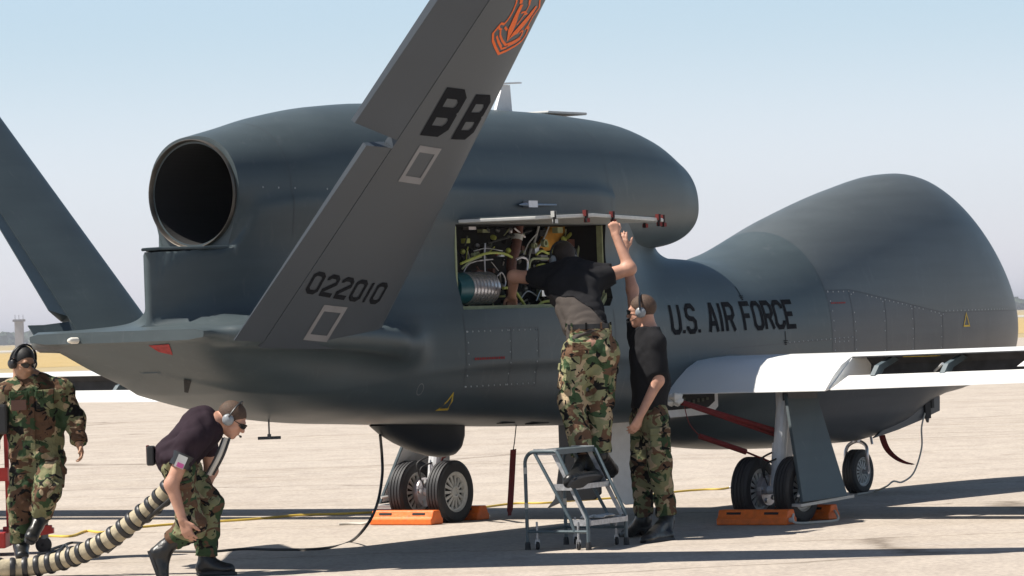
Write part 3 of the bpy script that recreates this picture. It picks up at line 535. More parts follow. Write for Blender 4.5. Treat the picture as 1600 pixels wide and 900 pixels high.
# antennas, probes, tail light
b = MB(True); b.prism([(-1.27, -.012, 3.25), (-1.04, -.012, 3.25), (-1.06, -.012, 3.47), (-1.16, -.012, 3.47)], (0, .024, 0)); b.prism([(-1.20, -.05, 3.47), (-1.20, .05, 3.47), (-.95, .02, 3.485), (-.88, 0, 3.488), (-.95, -.02, 3.485)], (0, 0, .012)); b.build('blade_antenna', M['strut'], AC)
b = MB(True); b.box((-.45, 0, 3.262), (.55, .28, .022)); b.build('flat_antenna', M['rim'], AC, bevel=.008)
y = float(side_r(-1.9, 2.5)); b = MB(True); b.box((-1.93, y+.03, 2.505), (.12, .05, .05)); b.tube([(-2.03, y+.03, 2.5), (-1.6, y+.04, 2.5)], [.010, .008], 8); b.tube([(-2.08, y+.03, 2.5), (-1.96, y+.03, 2.5)], [.004, .022], 8); b.build('air_data_probe', M['silver'], AC, True)
b = MB(True); b.lathe((-5.93, -.33, 1.605), (1, 0, 0), [(-.03, .001), (-.024, .014), (.0, .022), (.06, .022)], 16); b.build('tail_light', M['lamp'], AC, True)
# red warning patch and black vent below the tail
def under(s, r):
    lo, hi = .6, 1.5
    for _ in range(30):
        m_ = (lo+hi)/2
        if float(field(np.array(s), np.array(r), np.array(m_))) > 0: lo = m_
        else: hi = m_
    return (s, r, lo-.003)
def patch(name, pix, m, N=7):
    pts = []; q = [np.array(p_, float) for p_ in pix]
    for a in range(N+1):
        for c in range(N+1):
            u, v = a/N, c/N; px, py = (q[0]*(1-u)+q[1]*u)*(1-v)+(q[3]*(1-u)+q[2]*u)*v; d = ray(px, py); Y = np.arange(23., 30., .01); P_ = C0+d*(Y/d[1])[:, None]; Q_ = P_-O
            f_ = field(Q_@Fv, Q_@Rv, P_[:, 2]); k = int(np.argmax(f_ < .006)); pts.append((Q_[k]@Fv, Q_[k]@Rv, P_[k, 2]))
    b = MB(True); b.add(pts, [(a*(N+1)+c, (a+1)*(N+1)+c, (a+1)*(N+1)+c+1, a*(N+1)+c+1) for a in range(N) for c in range(N)]); return b.build(name, m, AC, True)
patch('red_warning_patch', [(232, 540), (264, 538), (270, 555), (248, 550)], M['redmark'])
patch('drain_vent', [(287, 593), (299, 595), (294, 614), (288, 613)], M['soot'])
q = at_r(420, 660, 0); b = MB(True); b.tube([(q[0], 0, 1.0), (q[0], 0, .875)], .006, 8); b.tube([(q[0], -.0, .895), (q[0], 0, .865)], .014, 8); b.tube([(q[0]-.055, -.06, .868), (q[0]+.055, .06, .868)], .011, 8); b.build('drag_antenna', M['dark'], AC)
for k in range(2): b = MB(True); q = under(-1.9+k*.42, .44); b.box((q[0], q[1], q[2]+.002), (.24 if k else .16, .06, .008)); b.build('belly_louvre', M['soot'], AC)
# ventral radome: half disc with real thickness
prof = [(-2.98, .90), (-2.86, .83), (-2.68, .755), (-2.48, .69), (-2.3, .65), (-2.14, .63), (-2.0, .64), (-1.93, .68), (-1.89, .76), (-1.88, .90)]
b = MB(True); N = 9
for k in range(N+1):
    t = -1+2*k/N; w = math.sqrt(max(1-t*t, 0)); b.v += [( -2.35+(s+2.35)*(.35+.65*w), t*.16, .93-(.93-z)*w**.8) for s, z in prof]
n = len(prof); b.f = [(k*n+i, k*n+i+1, (k+1)*n+i+1, (k+1)*n+i) for k in range(N) for i in range(n-1)]; b.build('ventral_radome', M['radome'], AC, True)
# ---------------- V tail ----------------
def half_t(x): return 5*.085*(.2969*math.sqrt(x)-.126*x-.3516*x*x+.2843*x**3-.1036*x**4)
def tail(side):
    n = np.array([0, side*.793, -.610])
    def FP(s, h, off=0.): return np.array([s, side*(.986+.769*h), 1.6+h])+n*off
    LE = lambda h: -4.205-.125*h
    if side > 0: HG = lambda h: -5.490+.157*h; TE = lambda h: -5.785+.183*h
    else: HG = lambda h: -5.09-.01*h; TE = lambda h: -5.36+.05*h
    CH = (lambda h: 1.6-.18*h) if side > 0 else (lambda h: 1.175-.17*h)
    def loft(h0, h1, fa, fb, defl=0., nseg=14, nh=8, gap=0.):
        b = MB(True); m_ = []
        for i in range(nh+1):
            h = h0+(h1-h0)*i/nh; c = CH(h); xa = (LE(h)-fa(h))/c; xb = (LE(h)-fb(h))/c; xs = [xa+(xb-xa)*(.5-.5*math.cos(math.pi*k/nseg)) for k in range(nseg+1)]
            up_pts = []; lo_pts = []
            for x in xs:
                s = LE(h)-x*c; d = 0 if not defl else -defl*(fa(h)-s)/(fa(h)-fb(h)); t = max(half_t(min(max(x, 0), 1.)), .002)*(1.6-.18*h)
                up_pts.append(FP(s, h, t+d)); lo_pts.append(FP(s, h, -t+d))
            m_.append(up_pts+lo_pts[::-1])
        k = len(m_[0]); b.v = [tuple(q) for r in m_ for q in r]; b.f = [(i*k+j, i*k+(j+1) % k, (i+1)*k+(j+1) % k, (i+1)*k+j) for i in range(nh) for j in range(k)]+[tuple(range(k)), tuple(nh*k+j for j in range(k))]; return b
    fin = loft(-.07, 2.95, LE, HG).build('tail_fin', M['finpaint'] if side > 0 else M['paint'], AC, True, angle=35); pm = M['finpaint'] if side > 0 else M['paint']
    g = lambda h: HG(h)-.008
    if side > 0:
        loft(-.03, 1.22, g, TE).build('ruddervator', pm, fin, True, angle=35); loft(1.27, 2.90, g, TE, .17).build('ruddervator', M['dark'] if 0 else pm, fin, True, angle=35)
    else:
        loft(.16, 1.9, g, TE, .10).build('ruddervator', pm, fin, True, angle=35); loft(-.05, .12, g, lambda h: -5.52).build('fin_root_fairing', pm, fin, True, angle=35)
    return fin, FP, LE
finS, FPS, LES = tail(1); finP, FPP, _ = tail(-1)
def onfin(lift=.003):
    def f(s, h):
        c = 1.6-.18*h; x = min(max((LES(h)-s)/c, 0), 1); return tuple(FPS(s, h, half_t(x)*c+lift))
    return f
ff = onfin()
letters('tail_code_letter', M['mark'], finS, 'B', -5.065, 1.345, .205, .235, .36, .066, ff, .02, -.02); letters('tail_code_letter', M['mark'], finS, 'B', -4.71, 1.328, .18, .225, .36, .060, ff, .02, -.02)
letters('serial_digit', M['mark'], finS, '022010', -5.365, .305, .105, .115, .163, .028, ff, -.0, -.085)
for (s0, s1, h0, h1) in ((-5.035, -4.82, 1.04, 1.23), (-5.10, -4.875, .01, .20)): b = MB(True); stroke(b, [(s0, h0), (s1, h0-.012), (s1+.015, h1-.012), (s0+.015, h1)], .04, ff, True); b.build('grey_rectangle_mark', M['ltmark'], finS)
def finuv(X, Y_):
    d = ray(750+X/10, Y_/10); ca, p0, nn = C0-O, np.array([-4.2, .986, 1.6]), np.array([0, .793, -.610])
    ca = np.array([ca@Fv, ca@Rv, C0[2]]); da = np.array([d@Fv, d@Rv, d[2]]); q = ca+da*(((p0-ca)@nn)/(da@nn)); return (q[0], q[2]-1.6)
b = MB(True); f5 = onfin(.004)
for pl, w, cl in (([(480, -20), (430, 100), (380, 190), (330, 260), (290, 305), (245, 295), (210, 335), (215, 375), (250, 395)], .014, 0), ([(205, 345), (118, 450), (113, 560), (150, 660), (205, 768), (330, 722), (480, 652), (590, 588), (655, 505), (700, 390), (665, 365), (635, 410)], .017, 0),
  ([(232, 405), (228, 480), (258, 560), (312, 630), (420, 592), (520, 545), (578, 490), (600, 415)], .014, 0), ([(172, 490), (200, 590), (250, 690), (330, 668)], .013, 0), ([(190, 560), (240, 660)], .016, 0), ([(345, 645), (460, 600), (560, 545)], .016, 0), ([(868, -20), (872, 70), (820, 130), (760, 205), (710, 290), (680, 360)], .014, 0), ([(300, 350), (335, 400)], .014, 0), ([(590, 410), (540, 450)], .014, 0),
  ([(700, -10), (640, 110), (560, 230), (490, 320)], .010, 0), ([(560, 130), (620, 118), (655, 150), (610, 160)], .012, 0), ([(350, 560), (400, 500), (520, 440)], .010, 0), ([(480, -20), (520, -200), (640, -290), (800, -260), (880, -140), (868, -20)], .014, 0)):
    stroke(b, [finuv(*q) for q in pl], w, ff, bool(cl))
for pl in ([(545, 0), (590, 0), (520, 150), (480, 290), (420, 430), (330, 585), (350, 400), (430, 220), (500, 80)], [(800, 30), (820, 50), (760, 150), (660, 280), (530, 430), (400, 515), (350, 560), (430, 440), (560, 300), (690, 160)], [(560, -240), (600, -180), (575, -20), (530, -10)], [(700, -220), (740, -180), (700, 10), (672, 0)]):
    b.add([f5(*finuv(*q)) for q in pl], [tuple(range(len(pl)))])
b.build('orange_shield_emblem', M['emb'], finS)
# ---------------- wings ----------------
def wing(sd):
    top_in = [(1.56, 1.17), (1.50, 1.215), (1.38, 1.255), (1.15, 1.295), (.85, 1.300), (.58, 1.288), (.38, 1.272), (.22, 1.215), (.08, 1.13), (-.05, 1.025)]
    bot_in = [(-.05, 1.018), (.10, 1.035), (.35, 1.05), (.62, 1.055), (1.0, 1.06), (1.35, 1.095), (1.50, 1.13)]
    out = [(1.56, 1.17), (1.50, 1.215), (1.38, 1.255), (1.15, 1.295), (.85, 1.300), (.58, 1.288), (.38, 1.272), (.38, 1.262), (.60, 1.262), (.68, 1.20), (.66, 1.09), (.62, 1.055), (1.0, 1.06), (1.35, 1.095), (1.50, 1.13)]
    def loft(name, prof, rs, parent, m, taper=True):
        b = MB(True); n = len(prof)
        for r in rs:
            k = 1-.02*max(r-2.2, 0); sw = -.045*max(r-2.2, 0); dz = .010*max(r-2.2, 0)
            b.v += [(.75+(s-.75)*k+sw*.5, sd*r, 1.15+(z-1.15)*k+dz) for s, z in prof]
        b.f = [(i*n+j, i*n+(j+1) % n, (i+1)*n+(j+1) % n, (i+1)*n+j) for i in range(len(rs)-1) for j in range(n)]+[tuple(range(n)), tuple((len(rs)-1)*n+j for j in range(n))]
        return b.build(name, m, parent, True, angle=28)
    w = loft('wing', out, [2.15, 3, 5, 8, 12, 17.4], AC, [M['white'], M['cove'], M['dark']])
    for p_ in w.data.polygons:
        c = p_.center
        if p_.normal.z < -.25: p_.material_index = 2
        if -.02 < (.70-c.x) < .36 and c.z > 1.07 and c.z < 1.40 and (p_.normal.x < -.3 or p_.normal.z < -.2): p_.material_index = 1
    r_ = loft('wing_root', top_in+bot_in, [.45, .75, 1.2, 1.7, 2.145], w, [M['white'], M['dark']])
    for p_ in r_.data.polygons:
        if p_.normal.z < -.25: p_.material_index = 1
    b = MB(True); b.prism([(.37, sd*2.147, 1.26), (.60, sd*2.147, 1.25), (.65, sd*2.147, 1.09), (.1, sd*2.147, 1.04), (.0, sd*2.147, 1.03)][::1], (0, sd*.008, 0)); b.build('cove_end_rib', M['white'], w)
    fl = [(.27, 1.075), (.30, 1.10), (.285, 1.122), (.24, 1.128), (.10, 1.08), (-.05, 1.030), (-.05, 1.024), (.12, 1.045)]
    f_ = loft('flap', fl, [2.19, 3.4, 5, 7, 9], w, M['white'])
    for r in (2.42, 3.02, 4.1, 5.2):
        b = MB(True); b.prism([(.60, sd*r-.02, 1.235), (.52, sd*r-.02, 1.262), (.28, sd*r-.02, 1.20), (.20, sd*r-.02, 1.125), (.30, sd*r-.02, 1.115), (.36, sd*r-.02, 1.17)], (0, .04, 0)); b.build('flap_hinge', M['ladder'], w)
    b = MB(True); b.tube([(.60, sd*2.75, 1.14), (.30, sd*2.98, 1.20)], .010, 8); b.build('flap_actuator', M['strut'], w)
    b = MB(True); b.box((.45, sd*2.72, 1.2585), (.05, .30, .004)); b.build('yellow_stencil', M['yellow'], w)
    b = MB(True); b.box((.40, sd*3.75, 1.19), (.25, .26, .05), taper=.6); b.build('hinge_cover', M['rim'], w)
    return w
wing(1); wing(-1)
# ---------------- landing gear ----------------
def wheel(b_parent, s, r, R, w, sd, tread=4):
    b = MB(True); hw = w/2; pr = [(-hw*.72, R*.60), (-hw*.95, R*.66), (-hw, R*.78), (-hw*.93, R*.90), (-hw*.74, R*.975)]
    for k in range(tread): x = -hw*.60+k*hw*1.2/(tread-1); pr += [(x-hw*.13, R), (x+hw*.13, R)]+([(x+hw*.16, R*.975), (x+hw*1.2/(tread-1)-hw*.16, R*.975)] if k < tread-1 else [])
    pr += [(hw*.74, R*.975), (hw*.93, R*.90), (hw, R*.78), (hw*.95, R*.66), (hw*.72, R*.60)]
    b.lathe((s, r, R), (0, 1, 0), pr, 40, True); b.build('tyre', M['black'], b_parent, True, angle=25)
    for side in (1, -1):
        b = MB(True); y = r+side*hw*.60
        b.lathe((s, y, R), (0, side, 0), [(.018, R*.665), (.022, R*.62), (.006, R*.585), (.004, R*.53), (-.012, R*.52), (-.02, R*.5)], 40)
        for k in range(14):                         # spokes between the cooling slots
            a = 2*math.pi*k/14; c, s_ = math.cos(a), math.sin(a); p0 = np.array([s+c*R*.16, y+side*.010, R+s_*R*.16]); p1 = np.array([s+c*R*.55, y-side*.004, R+s_*R*.55]); tg = np.array([-s_, 0, c]); wd0, wd1 = R*.032, R*.055
            b.add([p0-tg*wd0, p0+tg*wd0, p1+tg*wd1, p1-tg*wd1, p0-tg*wd0-np.array([0, side*.012, 0]), p0+tg*wd0-np.array([0, side*.012, 0]), p1+tg*wd1-np.array([0, side*.012, 0]), p1-tg*wd1-np.array([0, side*.012, 0])], [(0, 1, 2, 3), (4, 5, 6, 7), (0, 1, 5, 4), (1, 2, 6, 5), (2, 3, 7, 6), (3, 0, 4, 7)])
        b.lathe((s, y, R), (0, side, 0), [(.0, R*.20), (.016, R*.19), (.018, R*.13), (.006, R*.12), (.006, .001)], 20); b.build('wheel_rim', M['rim'], b_parent, True, angle=30)
        b = MB(True); b.lathe((s, y-side*.022, R), (0, side, 0), [(0, R*.56), (.001, .001)], 28); b.build('brake_disc', M['soot'], b_parent)
def main_gear(sd):
    r = 1.64*sd; b = MB(True)
    b.prism([(.22, r-.10, 1.08), (.22, r+.02, 1.08), (.16, r+.02, .42), (.16, r-.055, .42)], (.09, 0, 0)); b.tube([(.1, r-.02, .62), (.02, r, .28)], .045, 12); b.tube([(0, r-.19, .26), (0, r+.19, .26)], .035, 12); b.tube([(.2, r, 1.05), (.07, r, .44)], .055, 14)
    g = b.build('main_gear_leg', M['strut'], AC, bevel=.006)
    b = MB(True); b.prism([(.214, r-.05, .90), (.214, r-.02, .93), (.214, r+.0, .88), (.204, r-.005, .62), (.204, r-.03, .60), (.204, r-.045, .64)], (-.006, 0, 0)); b.build('strut_recess', M['rim'], g)
    for k in (-1, 1): wheel(g, 0, r+k*.19, .26, .15, sd)
    for k in (-1, 1):
        b = MB(True); b.lathe((0, r+k*.075, .26), (0, 1, 0), [(-.02, .03), (-.02, .12), (.02, .12), (.02, .03)], 24, True); b.build('brake_pack', M['silver'], g)
        for a in range(5): b = MB(True); an = a*1.256+.5; b.tube([(.085*math.cos(an), r+k*.045, .26+.085*math.sin(an)), (.085*math.cos(an), r+k*.10, .26+.085*math.sin(an))], .020, 10); b.build('brake_piston', M['steel'], g)
    b = MB(True); b.tube(smooth_path([(.02, r-.03, .55), (-.08, r-.07, .5), (-.07, r-.06, .40), (-.02, r-.06, .30)], 6), .008, 8); b.build('brake_line', M['cablek'], g); b = MB(True); b.tube(smooth_path([(.03, r+.0, .50), (-.10, r-.02, .46), (-.09, r-.04, .36)], 6), .007, 8); b.build('brake_line', M['cablek'], g)
    # lock strut in its red sleeve
    b = MB(True); b.tube([(-.52, r-.55*sd, .98), (.16, r-.02*sd, .70)], .021, 10); b.tube([(-.5, r-.50*sd, .955), (.16, r-.05*sd, .67)], .014, 8); b.build('drag_brace', M['red'], AC, True)
    b = MB(True); b.tube([(-.36, r-.45*sd, .70), (-.08, r-.2*sd, .56)], .022, 8); b.tube([(-.08, r-.2*sd, .56), (.10, r-.0*sd, .44)], .009, 6); b.tube(smooth_path([(-.48, r-.5*sd, .93), (-.45, r-.48*sd, .8), (-.37, r-.45*sd, .71)], 5), .004, 6); b.build('downlock_sleeve', M['red'], AC, True)
    # outboard door
    pts = []
    for (px, py), rr in zip(((1229, 616), (1276, 616), (1325, 775), (1255, 785)), (1.76, 1.76, 2.02, 2.02)):
        q = at_r(px, py, rr); pts.append(np.array([q[0], sd*rr, q[2]]))
    b = MB(True); b.prism(pts, (0, -sd*.028, 0)); d = b.build('gear_door', M['paint'], AC, bevel=.004)
    cc = sum(pts)/4; b = MB(True); b.prism([cc+(p_-cc)*.96+np.array([0, -sd*.0285, 0]) for p_ in pts], (0, -sd*.004, 0)); b.build('door_liner', M['strut'], d)
    b = MB(True); q = (pts[2], pts[3]); b.prism([q[1]+np.array([-.03, 0, -.012]), q[0]+np.array([.10, 0, .005]), q[0]+np.array([.04, -sd*.12, .0]), q[1]+np.array([.03, -sd*.12, -.012])], (0, 0, -.022)); b.build('door_foot_plate', M['rim'], d)
    b = MB(True); b.tube([pts[3]+np.array([0, -sd*.04, .05]), (0, r+sd*.22, .27)], .012, 6); b.build('door_link', M['rim'], d)
    b = MB(True); b.box(((pts[0][0]+pts[1][0])/2, sd*1.745, 1.0), (abs(pts[1][0]-pts[0][0])*.98, .05, .10)); b.build('door_hinge_fairing', M['cove'], d)
main_gear(1); main_gear(-1)
b = MB(True); b.tube([(4.25, 0, .9), (4.22, 0, .46)], .04, 12); b.tube(smooth_path([(4.22, .10, .20), (4.20, .11, .34), (4.22, .09, .43), (4.23, 0, .47), (4.22, -.09, .43), (4.20, -.11, .34), (4.22, -.10, .20)], 6), .016, 10); b.tube([(4.22, -.11, .2), (4.22, .11, .2)], .02, 10); b.tube([(4.32, .05, .75), (4.28, .12, .44)], .012, 8)
g = b.build('nose_gear_leg', M['silver'], AC, True); wheel(g, 4.22, 0, .20, .13, 1)
pl = [(3.95, .505), (5.03, .93), (5.20, .83), (5.19, .70), (5.0, .665), (4.97, .60), (4.93, .655), (4.84, .63), (4.4, .56)]
for sd in (1, -1):
    b = MB(True); b.prism([(s, sd*.30, z) for s, z in pl], (0, sd*.025, 0)); d = b.build('nose_gear_door', M['dark'], AC, bevel=.004)
    b = MB(True); b.box((4.93, sd*.33, .72), (.10, .03, .16)); b.box((5.03, sd*.33, .78), (.05, .02, .10)); b.build('door_bracket', M['soot'], d)
# doors hanging open below the belly
b = MB(True); b.prism([(0, -.36, .82), (0, .02, .82), (0, .02, .24), (0, -.04, .19), (0, -.34, .18), (0, -.50, .12), (0, -.42, .2), (0, -.36, .5)], (.03, 0, 0)); b.build('belly_door', M['radome'], AC, bevel=.004)
b = MB(True); b.prism([(.05, .05, .82), (.05, .40, .82), (.05, .42, .16), (.05, .22, .145), (.05, .15, .20), (.05, .09, .4)], (.03, 0, 0)); b.build('belly_door', M['strut'], AC, bevel=.006)
# equipment bay below the wing root
b = MB(True); b.prism([(s, .738, z) for s, z in ((-.16, 1.03), (.66, 1.03), (.66, .90), (.56, .84), (-.16, .835))], (0, .012, 0)); bay = b.build('equipment_bay_frame', M['strut'], AC, bevel=.004)
b = MB(True); b.prism([(s, .751, z) for s, z in ((-.14, 1.02), (.60, 1.02), (.60, .945), (.50, .90), (-.14, .895))], (0, .004, 0)); b.build('bay_opening', M['soot'], bay)
for k in range(9): b = MB(True); b.box((-.08+k*.07, .757, .955+random.uniform(-.02, .02)), (.035, .01, .02+random.uniform(0, .015))); b.build('avionics_unit', M['box'], bay)
# ---------------- open engine bay ----------------
def P(px, py, r): return at_r(px, py, r)
b = MB(True); b.box((-1.835, .655, 1.742), (1.97, .06, .028)); b.box((-2.822, .665, 2.04), (.016, .05, .60)); b.box((-.85, .655, 2.07), (.014, .05, .56)); b.prism([(-.96, .70, 1.73), (-.845, .70, 1.73), (-.845, .70, 1.83)], (0, -.04, 0)); b.build('bay_frame', M['primer'], AC)
b = MB(True); b.box((-1.835, .42, 1.735), (1.95, .45, .012)); b.build('bay_floor', M['primer'], AC)
c = P(752, 450, .52); b = MB(True); b.lathe((-2.66, .50, c[2]), (1, 0, 0), [(-.08, .02), (-.08, .06), (0, .06), (0, .115), (.14, .118), (.16, .118), (.16, .02)], 28); g = b.build('generator', M['teal'], AC, True, angle=30)
for k in range(4): b = MB(True); a = k*1.57+.5; b.tube([(-2.74, .50+.075*math.cos(a), c[2]+.075*math.sin(a)), (-2.60, .50+.08*math.cos(a), c[2]+.08*math.sin(a))], .022, 8); b.build('generator_port', M['soot'], g)
b = MB(True); pr = [(-2.50, .02)]
for k in range(8): pr += [(-2.50+k*.044, .122), (-2.50+k*.044+.026, .122), (-2.50+k*.044+.030, .110), (-2.50+k*.044+.040, .110)]
pr += [(-2.148, .108), (-2.14, .085), (-2.14, .01)]; b.lathe((0, .50, c[2]), (1, 0, 0), pr, 28); b.build('ribbed_canister', M['silver'], g, True, angle=25)
b = MB(True); q = [P(810, 352, .42), P(806, 385, .46), P(799, 412, .46), P(800, 440, .46), P(797, 478, .45)]; b.tube(smooth_path(q, 5), .040, 12); d = b.build('bleed_air_duct', M['duct'], AC, True)
b = MB(True); b.tube([P(808.5, 367, .45), P(807.5, 375, .45)], .043, 12); b.build('duct_clamp', M['rim'], d, True)
b = MB(True); q = [np.array(P(x, y, .33)) for x, y in ((862, 350), (898, 350), (878, 372), (862, 392), (838, 392), (852, 372))]; b.prism([q[0], q[1], q[2], q[3], q[4], q[5]], (0, -.06, 0)); b.build('insulated_duct', M['gold'], AC, bevel=.02)
b = MB(True); b.tube([P(905, 350, .38), P(872, 388, .38)], .014, 8); b.build('duct_edge_tube', M['lime'], AC, True)
b = MB(True); q = [P(900, 358, .40), P(938, 358, .40), P(934, 385, .40), P(928, 414, .40), P(893, 405, .40)]; b.prism(q, (0, .05, 0)); o = b.build('equipment_box', M['box'], AC, bevel=.012)
b = MB(True); q2 = [np.array(v) for v in q]; m_ = sum(q2)/5
for i in range(5): b.tube([q2[i]+np.array([0, .052, 0]), q2[(i+1) % 5]+np.array([0, .052, 0])], .008, 6)
b.build('box_rim', M['primer'], o)
tubes = [('lime', .010, .56, [(720, 412), (738, 404), (760, 396), (785, 396), (800, 402)]), ('primer', .007, .55, [(722, 420), (735, 408), (752, 401)]), ('silver', .006, .55, [(758, 425), (757, 400), (758, 380)]), ('lime', .011, .58, [(786, 450), (800, 451), (810, 462), (822, 480)]), ('primer', .006, .5, [(785, 478), (800, 482), (830, 481)]),
 ('lime', .010, .58, [(836, 484), (846, 473), (862, 470)]), ('silver', .009, .5, [(803, 480), (803, 440)]), ('silver', .010, .5, [(822, 430), (824, 408), (815, 402), (806, 406)]), ('rim', .009, .40, [(842, 352), (836, 375), (828, 395), (824, 420)]), ('rim', .007, .38, [(858, 352), (850, 372), (838, 392)]), ('primer', .010, .5, [(826, 420), (830, 406), (842, 404), (856, 404)]),
 ('lime', .014, .5, [(840, 416), (848, 414), (856, 416)]), ('lime', .010, .5, [(838, 398), (846, 392), (858, 396), (866, 388)]), ('silver', .005, .52, [(722, 432), (730, 415), (745, 408), (770, 405)]), ('steel', .004, .50, [(740, 392), (760, 388), (785, 392)]), ('rim', .005, .44, [(818, 398), (826, 380), (838, 366)]), ('cablek', .008, .45, [(762, 380), (790, 372), (830, 360)]), ('steel', .005, .5, [(812, 470), (824, 455), (838, 462)]), ('silver', .006, .55, [(776, 432), (784, 426), (790, 440), (786, 452)]), ('steel', .005, .52, [(838, 470), (846, 452), (856, 460)]), ('redmark', .006, .52, [(775, 398), (781, 396)])]
for mn, rd, rr, pts in tubes: b = MB(True); b.tube(smooth_path([P(x, y, rr) for x, y in pts], 5), rd, 8); b.build('engine_pipe', M[mn], AC, True)
random.seed(11)
for k in range(150):
    x, y = random.uniform(722, 900), (random.uniform(385, 480) if k % 4 else random.uniform(356, 400)); b = MB(True); q = P(x, y, random.uniform(.25, .46)); t = random.choice('bcl'); mm = M[random.choice(['soot', 'steel', 'box', 'silver', 'primer', 'cablek', 'duct', 'soot', 'lime'])]
    if t == 'b': b.box(q, (random.uniform(.03, .10), .05, random.uniform(.02, .07)))
    elif t == 'c': b.lathe(q, unit(np.random.normal(size=3)), [(-.02, .001), (-.02, .014), (.0, .022), (.02, .016), (.025, .001)], 10)
    else: b.tube([q, q+np.array([random.uniform(-.14, .14), .02, random.uniform(-.10, .10)])], random.uniform(.004, .010), 6)
    b.build('engine_fitting', mm, AC, t != 'b')
for (x, y, r, rd) in ((848, 380, .46, .03), (832, 384, .44, .022), (742, 397, .5, .018), (737, 398, .52, .012)): b = MB(True); b.lathe(P(x, y, r), (0, 1, 0), [(0, rd*.5), (0, rd), (.03, rd), (.03, rd*.6), (.01, rd*.5)], 16); b.build('engine_fitting', M['primer'], AC, True)
# hatch door held level, hinged along the top of the opening
b = MB(True); r0 = .70; q = P(1027, 352, 1.18); q1 = P(945, 349, r0)
b.prism([(-2.80, r0, 2.362), (-.84, r0, 2.362), (-.70, 1.15, 2.355), (-.95, 1.30, 2.352), (-1.9, 1.30, 2.385), (-2.6, 1.25, 2.365)], (0, 0, .026)); door = b.build('hatch_door', M['primer'] if 0 else M['rim'], AC, bevel=.006)
b = MB(True); b.prism([(-2.78, r0+.01, 2.390), (-.85, r0+.01, 2.390), (-.72, 1.14, 2.383), (-.96, 1.28, 2.380), (-1.9, 1.28, 2.413), (-2.6, 1.24, 2.393)], (0, 0, .008)); b.build('door_skin', M['paint'], door)
for i, s in enumerate((-2.42, -2.02, -1.66, -1.02, -.80, -.78)):
    r = (1.285, 1.30, 1.30, 1.30, 1.20, 1.02)[i]; z = (2.37, 2.378, 2.37, 2.352, 2.352, 2.352)[i]
    b = MB(True); b.box((s, r, z+.035), (.03, .03, .045)); b.box((s+.01, r+.005, z-.018), (.035, .03, .03)); b.build('door_latch', M['rim'] if i == 0 else M['red'], door)
    b = MB(True); b.box((s, r+.008, z+.01), (.016, .02, .09)); b.build('latch_pin', M['soot'], door)
# safety cloth tied round the brace
b = MB(True); random.seed(5)
for k in range(7): blob(b, (-.56+random.uniform(-.04, .05), 1.10+random.uniform(-.05, .05), .99+random.uniform(-.025, .03)), (.05, .035, .03), 8, 6, .3)
b.build('tied_rag', M['cloth'], AC, True)

# ---------------- valley haze ----------------
hz = bpy.data.materials.new('thin_haze'); hz.use_nodes = True; n_ = hz.node_tree; [n_.nodes.remove(q) for q in list(n_.nodes) if q.type == 'BSDF_PRINCIPLED']
pv = n_.nodes.new('ShaderNodeVolumePrincipled'); pv.inputs['Color'].default_value = (.86, .87, .95, 1); pv.inputs['Density'].default_value = .00016; pv.inputs['Anisotropy'].default_value = .3
n_.links.new(pv.outputs[0], n_.nodes['Material Output'].inputs['Volume'])
b = MB(); b.box((0, 5500, 14), (18100, 17200, 30)); hb = b.build('haze', hz); tag(hb, kind='stuff'); single(hb)
# ---------------- people ----------------
def J(px, py, Y): return at(px, py, Y)
def legs(hipL, kneeL, ankL, hipR, kneeR, ankR, pel, ax, rh=.098, rk=.072, ra=.066, wa=1.42, waist=None):
    hipL, kneeL, ankL, hipR, kneeR, ankR, pel = map(lambda q: np.array(q, float), (hipL, kneeL, ankL, hipR, kneeR, ankR, pel)); waist = pel+np.array([0, 0, .13]) if waist is None else np.array(waist)
    return [(.045, [('c', hipL, kneeL, rh, rk), ('x', kneeL, ankL, rk, ra), ('c', hipR, kneeR, rh, rk), ('x', kneeR, ankR, rk, ra), ('x', (hipL+hipR)/2, waist, .118, .112, ax, wa)])]
def cargo_pocket(hip, knee, out, parent, m, fwd):
    c = hip+(knee-hip)*.55; d = unit(knee-hip); o = unit(np.array(out)-d*(np.array(out)@d)); s = np.cross(d, o); p = c+o*.083
    b = MB(); b.box(p, (.15, .17, .035), (s, d, o)); pk = b.build('cargo_pocket', m, parent, bevel=.012)
    b = MB(); b.box(p-d*.075+o*.012, (.155, .055, .03), (s, d, o)); b.build('pocket_flap', m, parent, bevel=.008)
